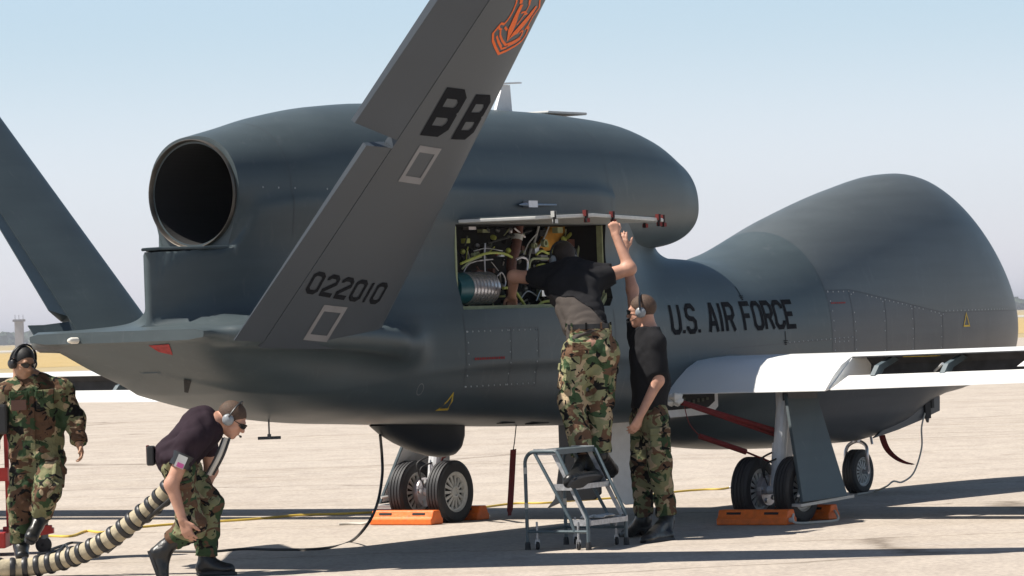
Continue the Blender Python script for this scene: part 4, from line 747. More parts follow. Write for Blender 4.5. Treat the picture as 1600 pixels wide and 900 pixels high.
# --- the man standing beside the steps ---
def man_standing():
    Y = 28.25; g0 = at(1030, 848, Y); S = 1.
    sL, eL, wL = J(1026, 535, Y-.12), J(1028, 595, Y-.16), J(1000, 650, Y-.22)     # near arm hangs
    sR, eR, wR = J(996, 528, Y+.20), J(988, 452, Y+.38), J(976, 394, Y+.5)          # far arm reaches up to the door
    pel, chest, neck = J(1016, 640, Y), J(1012, 552, Y+.02), J(1013, 518, Y+.02); hc = J(1003, 486, Y+.03)
    hL, kL, aL = J(1025, 655, Y-.09), J(1030, 722, Y-.12), J(1042, 806, Y-.10); hR, kR, aR = J(1006, 655, Y+.10), J(1004, 728, Y+.10), J(1006, 806, Y+.12)
    ax = unit(sL-sR); ax = unit(np.array([.25, -1, 0])); fwdv = np.array([-1, .12, -.02]); A = headframe((-1, .22, -.10), (0.02, 0, 1))
    g = head(hc, A); body = g+[(.03, [('c', hc+A[2]*-.06-A[1]*.025, neck, .058, .062), ('c', neck, chest, .07, .105, ax, 1.35), ('c', chest, pel, .105, .11, ax, 1.3), ('c', sL, eL, .052, .043), ('c', eL, wL, .043, .028), ('c', sR, eR, .05, .043), ('c', eR, wR, .043, .028), ('c', hL, kL, .08, .055), ('c', kL, aL, .052, .04), ('c', hR, kR, .08, .055), ('c', kR, aR, .052, .04)])]
    body += [(.007, hand(wL, unit(wL-eL+np.array([-.02, 0, -.05])), (-.5, .6, .1), 1, (.35, .4, .3))), (.007, hand(wR, unit(np.array([-.12, .06, 1])), (.3, .9, 0), -1, (.15, .2, .2)))]
    B = imesh('person', M['skin'], None, body, .0080); tag(B, 'man in black T-shirt standing right of the steps with one arm raised', 'person', 'ground crew around the aircraft')
    imesh('hair', M['hair2'], B, [(.022, [('e', hc+A[1]*-.015+A[2]*.030, (.0778, .0985, .0905), A)])], .008, clip=hairclip(hc, A), fold=.001)
    headset(hc, A, B, M['headset'], M['headblack']); shades(hc, A, B)
    imesh('t_shirt', M['blackshirt'], B, [(.05, [('x', pel+np.array([0, 0, .25]), neck+np.array([.0, 0, .03]), .128, .085, ax, 1.35), ('c', chest-np.array([0, 0, .02]), J(1018, 600, Y), .132, .125, ax, 1.3), ('x', J(1018, 600, Y), J(1014, 640, Y), .125, .128, ax, 1.3), ('x', sL+np.array([0, .02, .0]), sL+(eL-sL)*.85, .072, .064), ('x', sR+np.array([0, -.03, -.02]), sR+(eR-sR)*.38, .072, .066), ('c', chest+np.array([0, 0, .09]), sL, .09, .06), ('c', chest+np.array([0, 0, .09]), sR, .09, .06)])], .0105, fold=.006, seed=1)
    tr = imesh('trousers', CAMO[1], B, legs(hL, kL, aL, hR, kR, aR, pel, ax, .105, .082, .074, 1.32), .0105, fold=.010, seed=5)
    cargo_pocket(hL, kL, (.2, -1, 0), tr, CAMO[1], fwdv)
    b = MB(); c = pel+np.array([0, 0, .10]); x = ax; y = np.cross([0, 0, 1], x); b.v = [tuple(c+x*.158*math.cos(a)+y*.122*math.sin(a)+np.array([0, 0, dz])) for dz in (-.018, .018) for a in np.linspace(0, 2*math.pi, 33)[:-1]]; b.f = [(k, (k+1) % 32, 32+(k+1) % 32, 32+k) for k in range(32)]; b.build('belt', M['headblack'], tr)
    boot('boot', aL+np.array([0, 0, -.03]), ground(1050, 846), ground(1008, 852), B, aL+(kL-aL)*.35); boot('boot', aR+np.array([0, 0, -.03]), ground(1008, 838), ground(964, 842), B, aR+(kR-aR)*.35)
    return B
man_standing()
# --- the man on the steps, leaning into the hatch, seen from behind ---
def man_steps():
    Y = 27.95
    pel = J(923, 538, Y); waist = J(921, 510, Y+.02); chest = J(896, 452, Y+.34); neck = J(889, 425, Y+.55); hc = J(880, 404, Y+.72)
    sL, sR = J(846, 434, Y+.50), J(944, 432, Y+.40); eL, wL = J(803, 432, Y+.62), J(800, 462, Y+.88); eR, wR = J(984, 420, Y+.42), J(962, 368, Y+.50)
    hL, kL, aL = J(903, 550, Y-.01), J(893, 628, Y+.03), J(911, 712, Y-.02); hR, kR, aR = J(943, 550, Y+.03), J(937, 630, Y+.10), J(938, 706, Y+.12)
    ax = unit(sR-sL); A = headframe((-.45, 1, -.15), (-.1, .2, 1))
    body = head(hc, A)+[(.03, [('c', hc+A[2]*-.05-A[1]*.02, neck, .056, .062), ('c', neck, chest, .08, .11, ax, 1.4), ('c', chest, pel, .11, .105, ax, 1.35), ('c', sL, eL, .055, .047), ('c', eL, wL, .046, .03), ('c', sR, eR, .055, .047), ('c', eR, wR, .046, .03), ('c', hL, kL, .085, .058), ('c', kL, aL, .055, .045), ('c', hR, kR, .085, .058), ('c', kR, aR, .055, .045)])]
    body += [(.007, hand(wL, unit(wL-eL+np.array([.02, .12, -.03])), (0, .3, -1), 1, (.5, .6, .5))), (.007, hand(wR, unit(np.array([-.15, .1, 1])), (-.3, 1, .1), -1, (.95, 1.15, .8), thumb=.8))]
    B = imesh('person', M['skin'], None, body, .0080); tag(B, 'man on the steps seen from behind, leaning into the open engine hatch', 'person', 'ground crew around the aircraft')
    imesh('hair', M['hair'], B, [(.022, [('e', hc+A[1]*-.015+A[2]*.030, (.082, .103, .095), A)])], .008, clip=hairclip(hc, A), fold=.002)
    headset(hc, A, B, M['headset'], M['headblack']); b = MB()
    for sg in (1, -1): b.lathe(hc+A[0]*sg*.03+A[1]*.083+A[2]*.004, A[1], [(-.01, .001), (-.006, .008), (0, .011), (.003, .008), (.005, .001)], 10)
    b.build('eye', M['rim'], B)['kind'] = 'stuff'
    hem = J(925, 526, Y)
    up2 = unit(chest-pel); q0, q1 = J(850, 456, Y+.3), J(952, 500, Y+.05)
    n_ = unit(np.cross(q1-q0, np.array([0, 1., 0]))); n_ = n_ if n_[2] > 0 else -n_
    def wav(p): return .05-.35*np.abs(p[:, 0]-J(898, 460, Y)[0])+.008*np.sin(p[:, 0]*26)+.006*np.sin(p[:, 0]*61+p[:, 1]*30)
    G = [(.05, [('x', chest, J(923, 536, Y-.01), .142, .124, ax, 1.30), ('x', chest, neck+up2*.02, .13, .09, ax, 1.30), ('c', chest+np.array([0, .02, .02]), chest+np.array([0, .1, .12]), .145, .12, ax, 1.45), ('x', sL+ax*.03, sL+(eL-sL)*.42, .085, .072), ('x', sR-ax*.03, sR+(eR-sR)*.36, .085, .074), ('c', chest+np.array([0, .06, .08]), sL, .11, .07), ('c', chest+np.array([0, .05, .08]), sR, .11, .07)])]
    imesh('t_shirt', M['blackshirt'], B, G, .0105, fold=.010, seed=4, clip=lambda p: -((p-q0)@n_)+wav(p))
    imesh('sunlit_shirt_part', M['sunlitshirt'], B, G, .0105, fold=.010, seed=4, clip=lambda p: (p-q0)@n_-wav(p)-.004)  # lower part of the same black shirt, sunlight put into its lighter colour
    tr = imesh('trousers', CAMO[0], B, legs(hL, kL, aL, hR, kR, aR, pel, ax, .112, .092, .082, 1.42, waist), .0105, fold=.013, seed=7)
    cargo_pocket(hL, kL, (-1, -.4, 0), tr, CAMO[0], None); cargo_pocket(hR, kR, (1, -.2, 0), tr, CAMO[0], None)
    b = MB(); b.box(J(909, 541, Y-.165), (.14, .012, .06), (unit(ax*[1, 1, 0]), np.array([0, 1, 0]), np.array([0, 0, 1]))); b.build('hip_pocket_flap', CAMO[2], tr, bevel=.006)
    c = waist; x = unit(ax*[1, 1, 0]); y = np.cross([0, 0, 1], x); b = MB(); N = 40
    for dz, k in ((-.018, 1.), (.018, 1.)): b.v += [tuple(c+x*.162*math.cos(a)+y*.124*math.sin(a)+np.array([0, 0, dz])) for a in np.linspace(0, 2*math.pi, N+1)[:-1]]
    b.f = [(k, (k+1) % N, N+(k+1) % N, N+k) for k in range(N)]; b.build('belt', M['headblack'], tr)
    for a in (-2.3, -1.57, -.9, -.3, -2.9): b = MB(); b.box(c+x*.170*math.cos(a)+y*.124*math.sin(a), (.014, .012, .055)); b.build('belt_loop', CAMO[2], tr)
    zt = .482; h1 = ground(938, 748, zt); 
    boot('boot', aL+np.array([.0, 0, -.035]), ground(940, 749, zt), ground(893, 757, zt), B, aL+(kL-aL)*.3); boot('boot', aR+np.array([0, 0, -.02]), ground(955, 742, zt), ground(915, 746, zt), B, aR+(kR-aR)*.3)
    return B
man_steps()
# --- the bending man with the hose ---
def man_bending():
    Y = 25.7
    pel = J(272, 715, Y); chest = J(312, 672, Y+.0); neck = J(338, 660, Y); hc = J(362, 655, Y)
    sN, eN, wN = J(297, 690, Y-.17), J(268, 757, Y-.20), J(285, 812, Y-.22); sF, eF, wF = J(322, 685, Y+.18), J(330, 735, Y+.2), J(318, 772, Y+.12)
    hN, kN, aN = J(276, 722, Y-.09), J(309, 806, Y-.10), J(266, 848, Y-.06); hF, kF, aF = J(286, 724, Y+.09), J(330, 790, Y+.10), J(322, 868, Y+.06)
    kN, kF = J(300, 822, Y-.12), J(326, 788, Y+.06)
    ax = np.array([0, -1., 0]); A = headframe((1, -.15, -.72), (.72, 0, 1))
    body = head(hc, A)+[(.03, [('c', hc-A[2]*.05-A[1]*.03, neck-np.array([.03, 0, 0]), .058, .064), ('c', neck-np.array([.02, 0, 0]), chest, .075, .11, ax, 1.35), ('c', chest, pel, .11, .105, ax, 1.3), ('c', sN, eN, .056, .045), ('c', eN, wN, .047, .029), ('c', sF, eF, .052, .044), ('c', eF, wF, .044, .029), ('c', hN, kN, .085, .06), ('c', kN, aN, .055, .043), ('c', hF, kF, .085, .06), ('c', kF, aF, .055, .043)])]
    body += [(.007, hand(wN, unit(wN-eN+np.array([.02, 0, -.02])), (.5, .8, 0), 1, (.25, .4, .3), 1.05)), (.007, hand(wF, unit(np.array([-.1, -.2, -1])), (-.6, -.5, 0), -1, (.8, .9, .7)))]
    B = imesh('person', M['skin'], None, body, .0080); tag(B, 'man in plum T-shirt and camouflage trousers bending over beside the striped hose', 'person', 'ground crew around the aircraft')
    imesh('hair', M['hair2'], B, [(.022, [('e', hc-A[1]*.015+A[2]*.030, (.0775, .0985, .0905), A)])], .008, clip=hairclip(hc, A), fold=.001)
    headset(hc, A, B, M['headset'], M['headblack']); shades(hc, A, B)
    imesh('t_shirt', M['plumshirt'], B, [(.055, [('x', pel, neck+np.array([-.02, 0, .0]), .128, .088, ax, 1.32), ('x', chest, pel+unit(pel-chest)*.03, .140, .125, ax, 1.30), ('x', sN+np.array([.02, .03, .01]), sN+(eN-sN)*.52, .082, .070), ('x', sF+np.array([0, -.03, 0]), sF+(eF-sF)*.5, .078, .068), ('c', chest+np.array([.0, 0, .03]), sN+np.array([0, 0, .01]), .115, .07), ('c', chest+np.array([.03, 0, .03]), sF, .11, .065)])], .0105, fold=.008, seed=9)
    b = MB(); d = unit(eN-sN); b.lathe(sN+(eN-sN)*.30, d, [(0, .077), (.09, .073)], 24); arm = b.build('arm_band', M['headblack'], B, True)
    c = sN+(eN-sN)*.44; x = np.array([0, 0, 0.])+unit(np.cross(d, [0, -1, 0])); b = MB(); b.box(c+np.array([-.0, -.079, -.006]), (.065, .085, .008), (x, d, np.array([0, -1., 0]))); b.build('arm_patch', M['rim'], B)
    b = MB(); b.box(c+np.array([0, -.085, -.018])+d*.012, (.045, .03, .008), (x, d, np.array([0, -1., 0]))); b.build('arm_patch_print', mat('magenta_print', (.45, .08, .25), .6), B)
    tr = imesh('trousers', CAMO[2], B, legs(hN, kN, aN+np.array([0.015, 0, .012]), hF, kF, aF+np.array([0, 0, .0]), pel, ax, .104, .090, .076, 1.3, pel+unit(chest-pel)*.07), .0105, fold=.013, seed=12)
    cargo_pocket(hN+np.array([.01, 0, 0]), kN, (0, -1, 0), tr, CAMO[2], None)
    b = MB(); b.box(J(236, 712, Y-.02), (.05, .12, .13), bevel if False else None); b.build('belt_pouch', M['headblack'], B, bevel=.01); b = MB(); b.box(J(231, 710, Y-.02), (.012, .10, .12)); b.build('pouch_trim', M['red'], B)
    u0 = J(347, 690, Y-.1)
    for k, (m_, dx) in enumerate((('headblack', 0), ('rope', 5), ('headblack', 11))): b = MB(); b.tube(smooth_path([J(349+dx*.9, 684, Y-.1), J(338+dx, 712, Y-.12), J(322+dx, 742, Y-.10)], 5), .009 if m_ == 'headblack' else .016, 8); b.build('headset_strap', M[m_], B, True)
    boot('boot', J(256, 858, Y-.07), J(230, 862, Y-.08), J(250, 916, Y-.10), B, aN+(kN-aN)*.25); g = ground(345, 905); fy = aF[1]
    boot('boot', aF+np.array([0, 0, -.05]), np.array([aF[0]-.06, fy, .013]), np.array([aF[0]+.20, fy-.06, .013]), B, aF+(kF-aF)*.25)
    return B
man_bending()
# --- the man at the left edge ---
def man_left():
    Y = 28.3
    pel = J(58, 705, Y); chest = J(54, 628, Y-.02); neck = J(44, 592, Y-.03); hc = J(36, 566, Y-.07)
    sL, eL, wL = J(100, 607, Y-.02), J(117, 655, Y-.02), J(124, 694, Y-.10); sR, eR, wR = J(8, 612, Y-.02), J(-12, 665, Y+.04), J(-14, 712, Y-.10)
    hL, kL, aL = J(78, 718, Y), J(74, 768, Y-.22), J(64, 802, Y-.10); hR, kR, aR = J(40, 718, Y+.02), J(33, 785, Y-.02), J(33, 846, Y+.08)
    ax = unit(sL-sR); A = headframe((.75, -1, -.38), (.14, -.1, 1))
    body = head(hc, A, 1.02)+[(.03, [('c', hc-A[2]*.05-A[1]*.025, neck, .058, .064), ('c', neck, chest, .08, .115, ax, 1.45), ('c', chest, pel, .115, .11, ax, 1.4), ('c', sL, eL, .055, .046), ('c', eL, wL, .046, .03), ('c', sR, eR, .055, .046), ('c', eR, wR, .046, .03), ('c', hL, kL, .085, .06), ('c', kL, aL, .055, .045), ('c', hR, kR, .085, .06), ('c', kR, aR, .055, .045)])]
    body += [(.007, hand(wL, unit(wL-eL+np.array([.03, -.04, -.08])), (-.8, -.3, 0), -1, (.35, .45, .35), 1.0)), (.007, hand(wR, unit(np.array([0, -.1, -1])), (.5, -.5, 0), 1, (.9, 1., .7)))]
    B = imesh('person', M['skin2'], None, body, .0080); tag(B, 'man in full camouflage uniform, sunglasses and black headset stepping forward at the left edge', 'person', 'ground crew around the aircraft')
    imesh('hair', M['blackhair'], B, [(.022, [('e', hc-A[1]*.015+A[2]*.031, (.080, .101, .092), A)])], .008, clip=hairclip(hc, A), fold=.001)
    headset(hc, A, B, M['headblack'], M['headblack'], 1.02); shades(hc, A, B, 1.02)
    m = CAMO[3]
    j = imesh('jacket', m, B, [(.05, [('x', J(55, 650, Y), neck+np.array([0, 0, .0]), .148, .085, ax, 1.45), ('c', chest, J(57, 668, Y), .152, .145, ax, 1.35), ('x', J(56, 655, Y), J(57, 716, Y), .146, .158, ax, 1.32), ('c', sL-ax*.02, eL, .074, .070), ('x', eL, wL+(eL-wL)*.05, .072, .062), ('c', sR+ax*.02, eR, .074, .070), ('x', eR, wR, .072, .060), ('c', chest+np.array([0, 0, .12]), sL+np.array([0, 0, -.01]), .10, .066), ('c', chest+np.array([0, 0, .12]), sR+np.array([0, 0, -.01]), .10, .066)])], .0105, fold=.011, seed=15)
    f = unit(np.cross(ax, [0, 0, 1])); f = f if f[1] < 0 else -f
    for dx, dz in ((.095, .04), (-.095, .04)): b = MB(); b.box(chest+ax*dx+f*.150+np.array([0, 0, dz-.03]), (.13, .13, .03), (unit(ax), np.array([0, 0, 1.]), f)); b.build('chest_pocket', m, j, bevel=.010); b = MB(); b.box(chest+ax*dx+f*.163+np.array([0, 0, dz+.025]), (.135, .045, .018), (unit(ax), np.array([0, 0, 1.]), f)); b.build('pocket_flap', m, j, bevel=.006)
    b = MB(); b.box(chest-ax*.095+f*.172+np.array([0, 0, -.075+.06]), (.11, .075, .010), (unit(ax), np.array([0, 0, 1.]), f)); b.build('brown_patch', mat('brown_patch_leather', (.10, .045, .03), .6), j)
    for sg in (1, -1): b = MB(); b.prism([neck+ax*sg*.02+f*.11+np.array([0, 0, -.03]), neck+ax*sg*.085+f*.06+np.array([0, 0, .03]), neck+ax*sg*.13+f*.085+np.array([0, 0, -.03]), neck+ax*sg*.07+f*.135+np.array([0, 0, -.09])], f*.012); b.build('collar', m, j, bevel=.004)
    b = MB(); b.box(chest+f*.158+np.array([0, 0, -.12]), (.035, .45, .012), (unit(ax), np.array([0, 0, 1.]), f)); b.build('button_placket', m, j, bevel=.004)
    tr = imesh('trousers', m, B, legs(hL, kL, aL, hR, kR, aR, pel, ax, .112, .095, .082, 1.4), .0105, fold=.013, seed=17)
    cargo_pocket(hL, kL, (.9, -.5, 0), tr, m, None)
    boot('boot', aL+np.array([0, -.0, -.03]), J(56, 828, Y-.0), J(44, 850, Y-.27), B, aL+(kL-aL)*.3); boot('boot', aR+np.array([0, 0, -.03]), np.array([aR[0]-.01, aR[1]+.07, .013]), np.array([aR[0]+.03, aR[1]-.20, .013]), B, aR+(kR-aR)*.3)
    b = MB(); b.box(J(2, 655, Y-.12), (.10, .08, .22)); b.build('shoulder_bag', M['headblack'], B, bevel=.02)
    return B
man_left()
# ---------------- rolling steps ----------------
A0, B0, D0, E0 = ground(814, 862), ground(928, 862.5), ground(878.5, 853), ground(989, 854)
uR = unit((B0-A0)+(E0-D0)); Ln = .525; wv = unit((D0-A0)+(E0-B0)); Wd = .56
G0 = (A0+B0+D0+E0)/4; cor = {(i, j): G0+uR*(i-.5)*Ln+wv*(j-.5)*Wd for i in (0, 1) for j in (0, 1)}
Z = np.array([0, 0, 1.]); LT = thing('rolling_steps', tuple(G0), 'small blue grey rolling step ladder under the open engine hatch', 'step ladder')
for j in (0, 1):
    a, c = cor[(0, j)], cor[(1, j)]; tp = a+uR*.26
    b = MB(); b.tube([a+Z*.05, a+Z*.62]+[a+uR*(.085-.085*math.cos(t))+Z*(.62+.085*math.sin(t)) for t in np.linspace(.2, 1.57, 6)]+[tp+Z*.705], .0135, 10); b.tube([tp+Z*.705, tp+uR*.02+Z*.70, c-uR*.015+Z*.27, c+Z*.23, c+Z*.05], .0135, 10); b.build('side_frame', M['ladder'], LT, True)
    b = MB(); b.tube([a+Z*.14, c+Z*.14], .011, 8); b.build('base_rail', M['ladder'], LT, True)
    b = MB(); p0, p1 = a+uR*.09+Z*.69, c-uR*.115+Z*.14; b.tube([p0, p0+(p1-p0)*.9+Z*0.03, p1], .0125, 8); b.build('inner_brace', M['ladder'], LT, True)
    for i in (0, 1):
        b = MB(); b.lathe(cor[(i, j)]+Z*.012, (0, 0, 1), [(0, .001), (0, .022), (.04, .020), (.055, .016), (.055, .001)], 14); b.build('rubber_foot', M['black'], LT, True)
        q = cor[(i, j)]+uR*(.085 if i == 0 else -.085); b = MB(); b.tube([q+Z*.075, q+Z*.21], .008, 8); b.box(q+Z*.07, (.03, .018, .03)); b.box(q+Z*.05-np.array([.016, 0, 0]), (.003, .03, .05)); b.box(q+Z*.05+np.array([.016, 0, 0]), (.003, .03, .05)); o = b.build('caster', M['laddersteel'], LT)
        b = MB(); b.lathe(q+Z*.042, (1, .25, 0), [(-.011, .002), (-.011, .026), (-.006, .030), (.006, .030), (.011, .026), (.011, .002)], 18); b.build('caster_wheel', M['black'], o, True)
    for (q, z) in ((a, .30), (a, .55)): b = MB(); b.tube([q+Z*z, q+Z*(z+.045)], .0142, 10); b.build('worn_band', M['rope'], LT, True)
for i, (u, z, dpt) in enumerate(((.175, .715, .20), (.315, .465, .17), (.46, .215, .17))):
    c = cor[(0, 0)]*.5+cor[(0, 1)]*.5+uR*u+Z*z; b = MB(); b.box(c, (dpt, Wd*.98, .008), (uR, wv, Z)); b.box(c+uR*dpt/2-Z*.014, (.006, Wd*.98, .036), (uR, wv, Z)); b.box(c-uR*dpt/2-Z*.012, (.006, Wd*.98, .03), (uR, wv, Z)); tr = b.build('step_tread', M['ladder'] if i == 0 else M['laddersteel'], LT)
    for sj in (-1, 1): b = MB(); b.box(c+wv*sj*Wd*.492-Z*.012, (dpt, .006, .045), (uR, wv, Z)); b.build('tread_end', M['laddersteel'], tr)
for sj in (0, 1):
    a, c = cor[(0, sj)], cor[(1, sj)]; off = wv*(.02 if sj == 0 else -.02); b = MB(); p0, p1 = a+uR*.24+Z*.69+off, c-uR*.02+Z*.23+off; d = unit(p1-p0); b.box((p0+p1)/2, (np.linalg.norm(p1-p0), .004, .032), (d, wv, np.cross(d, wv))); b.build('stringer_plate', M['laddersteel'], LT)
b = MB(); b.tube([cor[(0, 0)]+Z*.14, cor[(0, 1)]+Z*.14], .011, 8); b.build('base_rail', M['ladder'], LT, True)
# crumpled rag lying on the lowest tread
b = MB(); random.seed(8); c = cor[(0, 0)]*.5+cor[(0, 1)]*.5+uR*.46+Z*.235
for k in range(9): blob(b, c+wv*random.uniform(-.13, .17)+uR*random.uniform(-.04, .04), (.05, .05, .012), 8, 5, .35)
tag(single(b.build('rag', M['cloth'], None, True)), 'crumpled pale rag lying on the lowest tread of the steps', 'rag')
# ---------------- chocks ----------------
def chock(name, c, L, label, rz, h=.115, w=.17, m='orange'):
    """bar with sloping faces that lies across the wheels"""
    c = np.array(c, float); ca, sa = math.cos(rz), math.sin(rz); a = np.array([ca, sa, 0]); d = np.array([-sa, ca, 0]); t = thing(name, tuple(c), label, 'wheel chock', 'orange wheel chocks at the main wheels')
    pf = [(-w/2, 0), (w/2, 0), (w/2, h*.42), (w*.40, h*.5), (w*.26, h), (-w*.26, h), (-w*.40, h*.5), (-w/2, h*.42)]
    b = MB(); b.prism([c-a*L/2+d*x+Z*z for x, z in pf], a*L); bd = b.build('chock_body', M[m], t, bevel=.008)
    for k in (-1, 1):
        for sg in (-1, 1): b = MB(); b.box(c+a*k*L*.27+d*sg*w*.335+Z*h*.76, (L*.2, .006, h*.16), (a, unit(d*sg*.96+Z*.3), np.cross(a, unit(d*sg*.96+Z*.3)))); b.build('hand_slot', M['soot'], t)
    b = MB()
    for k in (-1, 1): b.box(c+a*k*L*.5, (.004, w*.8, h*.4), (a, d, Z))
    return t
rzR = math.atan2(Rv[1], Rv[0])
GA = .014
def acw(s, r, z=GA): return world(s, r, z)
chock('wheel_chock', acw(-.33, -1.66), .62, 'orange wheel chock behind the left pair of wheels, in full sun', rzR)
chock('wheel_chock', acw(.33, -1.66), .62, 'orange wheel chock in front of the left pair of wheels, mostly hidden', rzR)
chock('wheel_chock', acw(-.33, 1.66), .62, 'shaded orange wheel chock behind the right pair of wheels', rzR)
chock('wheel_chock', acw(.33, 1.66), .62, 'shaded orange wheel chock in front of the right pair of wheels, mostly hidden', rzR)
def line(name, pts, r, m, label, cat, group=None, n=8):
    b = MB(); b.tube(smooth_path(pts, n), r, 8); return tag(single(b.build(name, M[m] if isinstance(m, str) else m, None, True)), label, cat, group)
line('chock_rope', [acw(-.30, 1.97, .09), acw(-.36, 2.02, .03), acw(-.15, 2.12, .022), acw(.15, 2.10, .022), acw(.32, 1.98, .08)], .010, 'rope', 'pale rope linking the chocks at the right wheels', 'rope')
line('chock_rope', [acw(-.33, -1.97, .06), acw(-.38, -2.05, .025), acw(-.35, -2.2, .022), acw(-.42, -2.28, .022)], .010, 'rope', 'short pale rope lying by the sunlit chock', 'rope')
b = MB(); p = ground(1236, 822); d = unit(ground(1222, 806)-p); b.box(p+Z*.05, (.17, .06, .035), (unit(ground(1222, 800)-ground(1240, 830)), np.array([.8, -.55, 0]), Z)); tag(single(b.build('rope_handle', M['rim'], None, bevel=.012)), 'small grey rope handle leaning on the shaded chock at the right wheels', 'handle')
# ---------------- hose, cables, streamers ----------------
hp = [ground(-140, 880, .10), ground(-60, 886, .08), ground(-5, 888, .08), ground(45, 886, .08), J(95, 876, 26.25), J(140, 859, 26.15), J(178, 838, 26.1), J(212, 812, 26.05), J(243, 787, 26.0), J(264, 764, 25.95), J(284, 742, 25.95), J(300, 722, 26.0)]
path = smooth_path(hp, 14); HT = thing('air_hose', tuple(ground(60, 880)), 'thick cream hose with black spiral bands lying past the bending man', 'hose')
b = MB(); b.tube(path, .062, 20); b.build('hose_canvas', M['hose'], HT, True)
P_ = np.array(path); sl_ = np.concatenate([[0], np.cumsum(np.linalg.norm(np.diff(P_, axis=0), axis=1))])
def onpath(s): return np.array([np.interp(s, sl_, P_[:, k]) for k in range(3)])
s = .06; ring = None
while s < sl_[-1]-.05:
    c = onpath(s); d = unit(onpath(s+.02)-onpath(s-.02)); tl_ = unit(d+np.cross(d, Z)*.16); b = MB(); b.lathe(c, tl_, [(-.020, .060), (-.017, .070), (-.005, .074), (.008, .073), (.018, .069), (.020, .060)], 18); b.build('spiral_band', M['headblack'], HT, True); s += .088*random.uniform(.93, 1.07)
b = MB(); b.tube([J(168, 862, 26.3), J(225, 815, 26.0), J(272, 775, 25.85), J(282, 765, 25.8)], .014, 8); b.build('hose_strap', M['cablek'], HT, True)
def gp(px, py, z=.02): return ground(px, py, z)
line('yellow_cable', [gp(-60, 845), gp(20, 842), gp(75, 838), gp(110, 838), gp(135, 830), gp(160, 832), gp(200, 826), gp(262, 820), gp(340, 815), gp(400, 811), gp(470, 805), gp(560, 802), gp(650, 796)], .012, 'cabley', 'yellow cable snaking over the apron behind the hose', 'cable')
line('yellow_cable', [gp(740, 795), gp(800, 787), gp(850, 786), gp(900, 782), gp(990, 776), gp(1060, 768), gp(1100, 765), gp(1128, 764), gp(1146, 760)], .010, 'cabley', 'thin yellow cable lying between the two pairs of main wheels', 'cable')
b = MB(); p = gp(1148, 765); b.box(p+Z*.03, (.07, .05, .06)); b.tube([p+np.array([-.05, 0, .02]), p+np.array([.06, 0, .05])], .014, 8); tag(single(b.build('cable_plug', M['silver'], None, bevel=.006)), 'small metal plug at the end of the thin yellow cable', 'plug')
line('black_cable', [world(*at_r(594, 680, 0)), J(597, 715, 28.8), J(597, 745, 28.5), J(590, 785, 28.1), J(575, 818, 27.6), gp(548, 846), gp(505, 857), gp(440, 859), gp(380, 858), gp(330, 862), gp(270, 862)], .011, 'cablek', 'black cable hanging from the belly and running left over the apron', 'cable')
line('ground_wire', [world(4.9, .33, .70), J(1440, 668, 34.6), J(1440, 700, 34.5), J(1428, 738, 34.4), J(1410, 753, 34.3), J(1396, 752, 34.2), J(1385, 760, 34.1), gp(1365, 768), gp(1340, 772)], .008, 'rope', 'thin pale wire looping from the nose gear door to the ground', 'wire')
def streamer(pts, w, label, string=None):
    pts = [np.array(p, float) for p in smooth_path(pts, 5)]; b = MB(); n = len(pts)
    for i, p in enumerate(pts): wd = np.array([.75, -.5, .1])*w*(1 if i < n-2 else .6); a = math.sin(i*.9)*.012; b.v += [tuple(p-wd+[0, a, 0]), tuple(p+wd+[0, a, 0])]
    k = len(b.v); b.v += [(x+.001, y+.003, z) for x, y, z in b.v]; b.f = [(2*i, 2*i+1, 2*i+3, 2*i+2) for i in range(n-1)]+[(k+2*i, k+2*i+2, k+2*i+3, k+2*i+1) for i in range(n-1)]+[(2*i, 2*i+2, k+2*i+2, k+2*i) for i in range(n-1)]+[(2*i+1, k+2*i+1, k+2*i+3, 2*i+3) for i in range(n-1)]
    t = thing('warning_streamer', tuple(pts[-1]), label, 'streamer', 'red warning streamers hanging from the aircraft'); b.build('ribbon', M['red'], t)
    if string is not None: b = MB(); b.tube(string, .004, 6); b.build('string', M['cablek'], t)
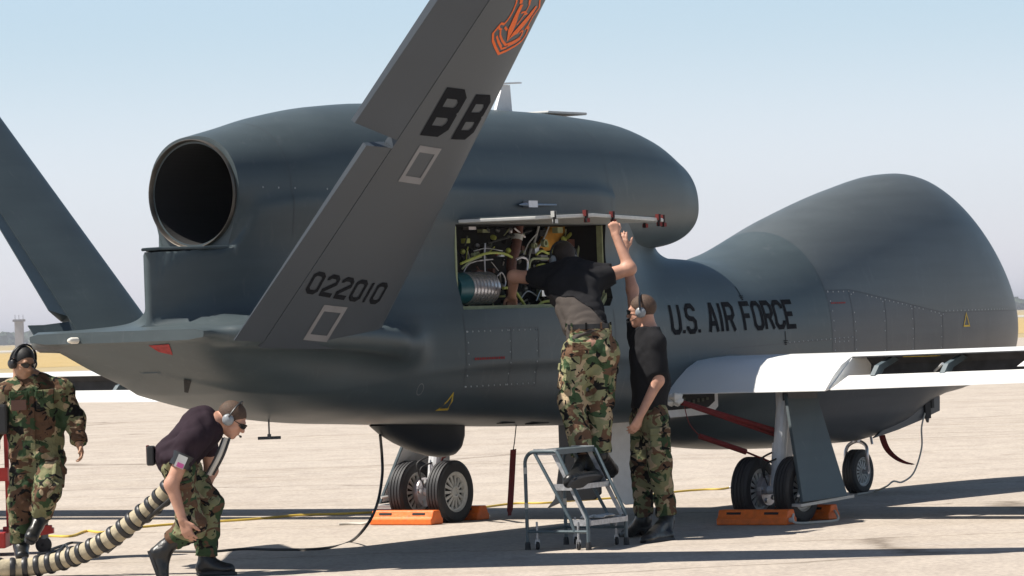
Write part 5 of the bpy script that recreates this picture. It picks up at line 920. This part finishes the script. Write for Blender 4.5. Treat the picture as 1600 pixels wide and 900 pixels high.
st = world(*at_r(807, 660, .3)); streamer([J(802, 702, 29.3), J(800, 740, 29.3), J(798, 775, 29.3), J(796, 806, 29.3)], .030, 'long red warning streamer hanging straight down left of the steps', [st, J(804, 690, 29.3), J(802, 703, 29.3)])
streamer([J(1378, 680, 34.2), J(1385, 700, 34.2), J(1398, 714, 34.2), J(1412, 722, 34.1), J(1427, 726, 34.1)], .034, 'dark red warning streamer blown sideways beside the nose wheel')
# ---------------- red cart at the left edge ----------------
Yc = 29.2; g = at(40, 838, Yc); CT = thing('equipment_cart', (g[0], g[1], 0), 'red low equipment cart with grey post behind the man at the left edge', 'cart')
cx = at(10, 838, Yc)[0]; cx2 = at(78, 838, Yc)[0]
b = MB(); b.box((cx-.55, Yc, .13), (1.15, .5, .12)); b.build('cart_body', M['redp'], CT, bevel=.01)
b = MB(); b.box(((cx+cx2)/2, Yc-.02, .20), (cx2-cx+.04, .05, .045)); b.build('drawbar', M['redp'], CT, bevel=.005)
b = MB(); b.box((cx+.015, Yc+.05, .50), (.03, .05, .85)); b.build('red_post', M['redp'], CT)
b = MB(); b.tube([(cx2-.04, Yc, .12), (cx2-.04, Yc, .62)], .030, 12); b.build('jack_post', M['ladder'], CT, True)
b = MB(); b.prism([(cx2-.12, Yc-.04, .24), (cx2+.03, Yc-.04, .20), (cx2+.03, Yc-.04, .16), (cx2-.12, Yc-.04, .14)], (0, .08, 0)); b.build('jack_bracket', M['redp'], CT)
b = MB(); b.lathe((cx2-.05, Yc, .075), (.35, 1, 0), [(-.02, .01), (-.02, .05), (-.015, .062), (.015, .062), (.02, .05), (.02, .01)], 22); b.build('caster_wheel', M['black'], CT, True)
b = MB(); b.box((cx-.35, Yc, .80), (.5, .35, .42)); b.build('control_box', M['headblack'], CT, bevel=.02)
b = MB(); b.box((cx-.2, Yc-.16, .62), (.5, .04, .10)); b.build('red_handle', M['redp'], CT)
line('black_cable', [gp(70, 862), gp(100, 852), gp(108, 858), gp(130, 861), gp(150, 853), gp(120, 848), gp(104, 850), gp(90, 860), gp(60, 866)], .010, 'cablek', 'loop of black cable lying beside the small cart wheel', 'cable')
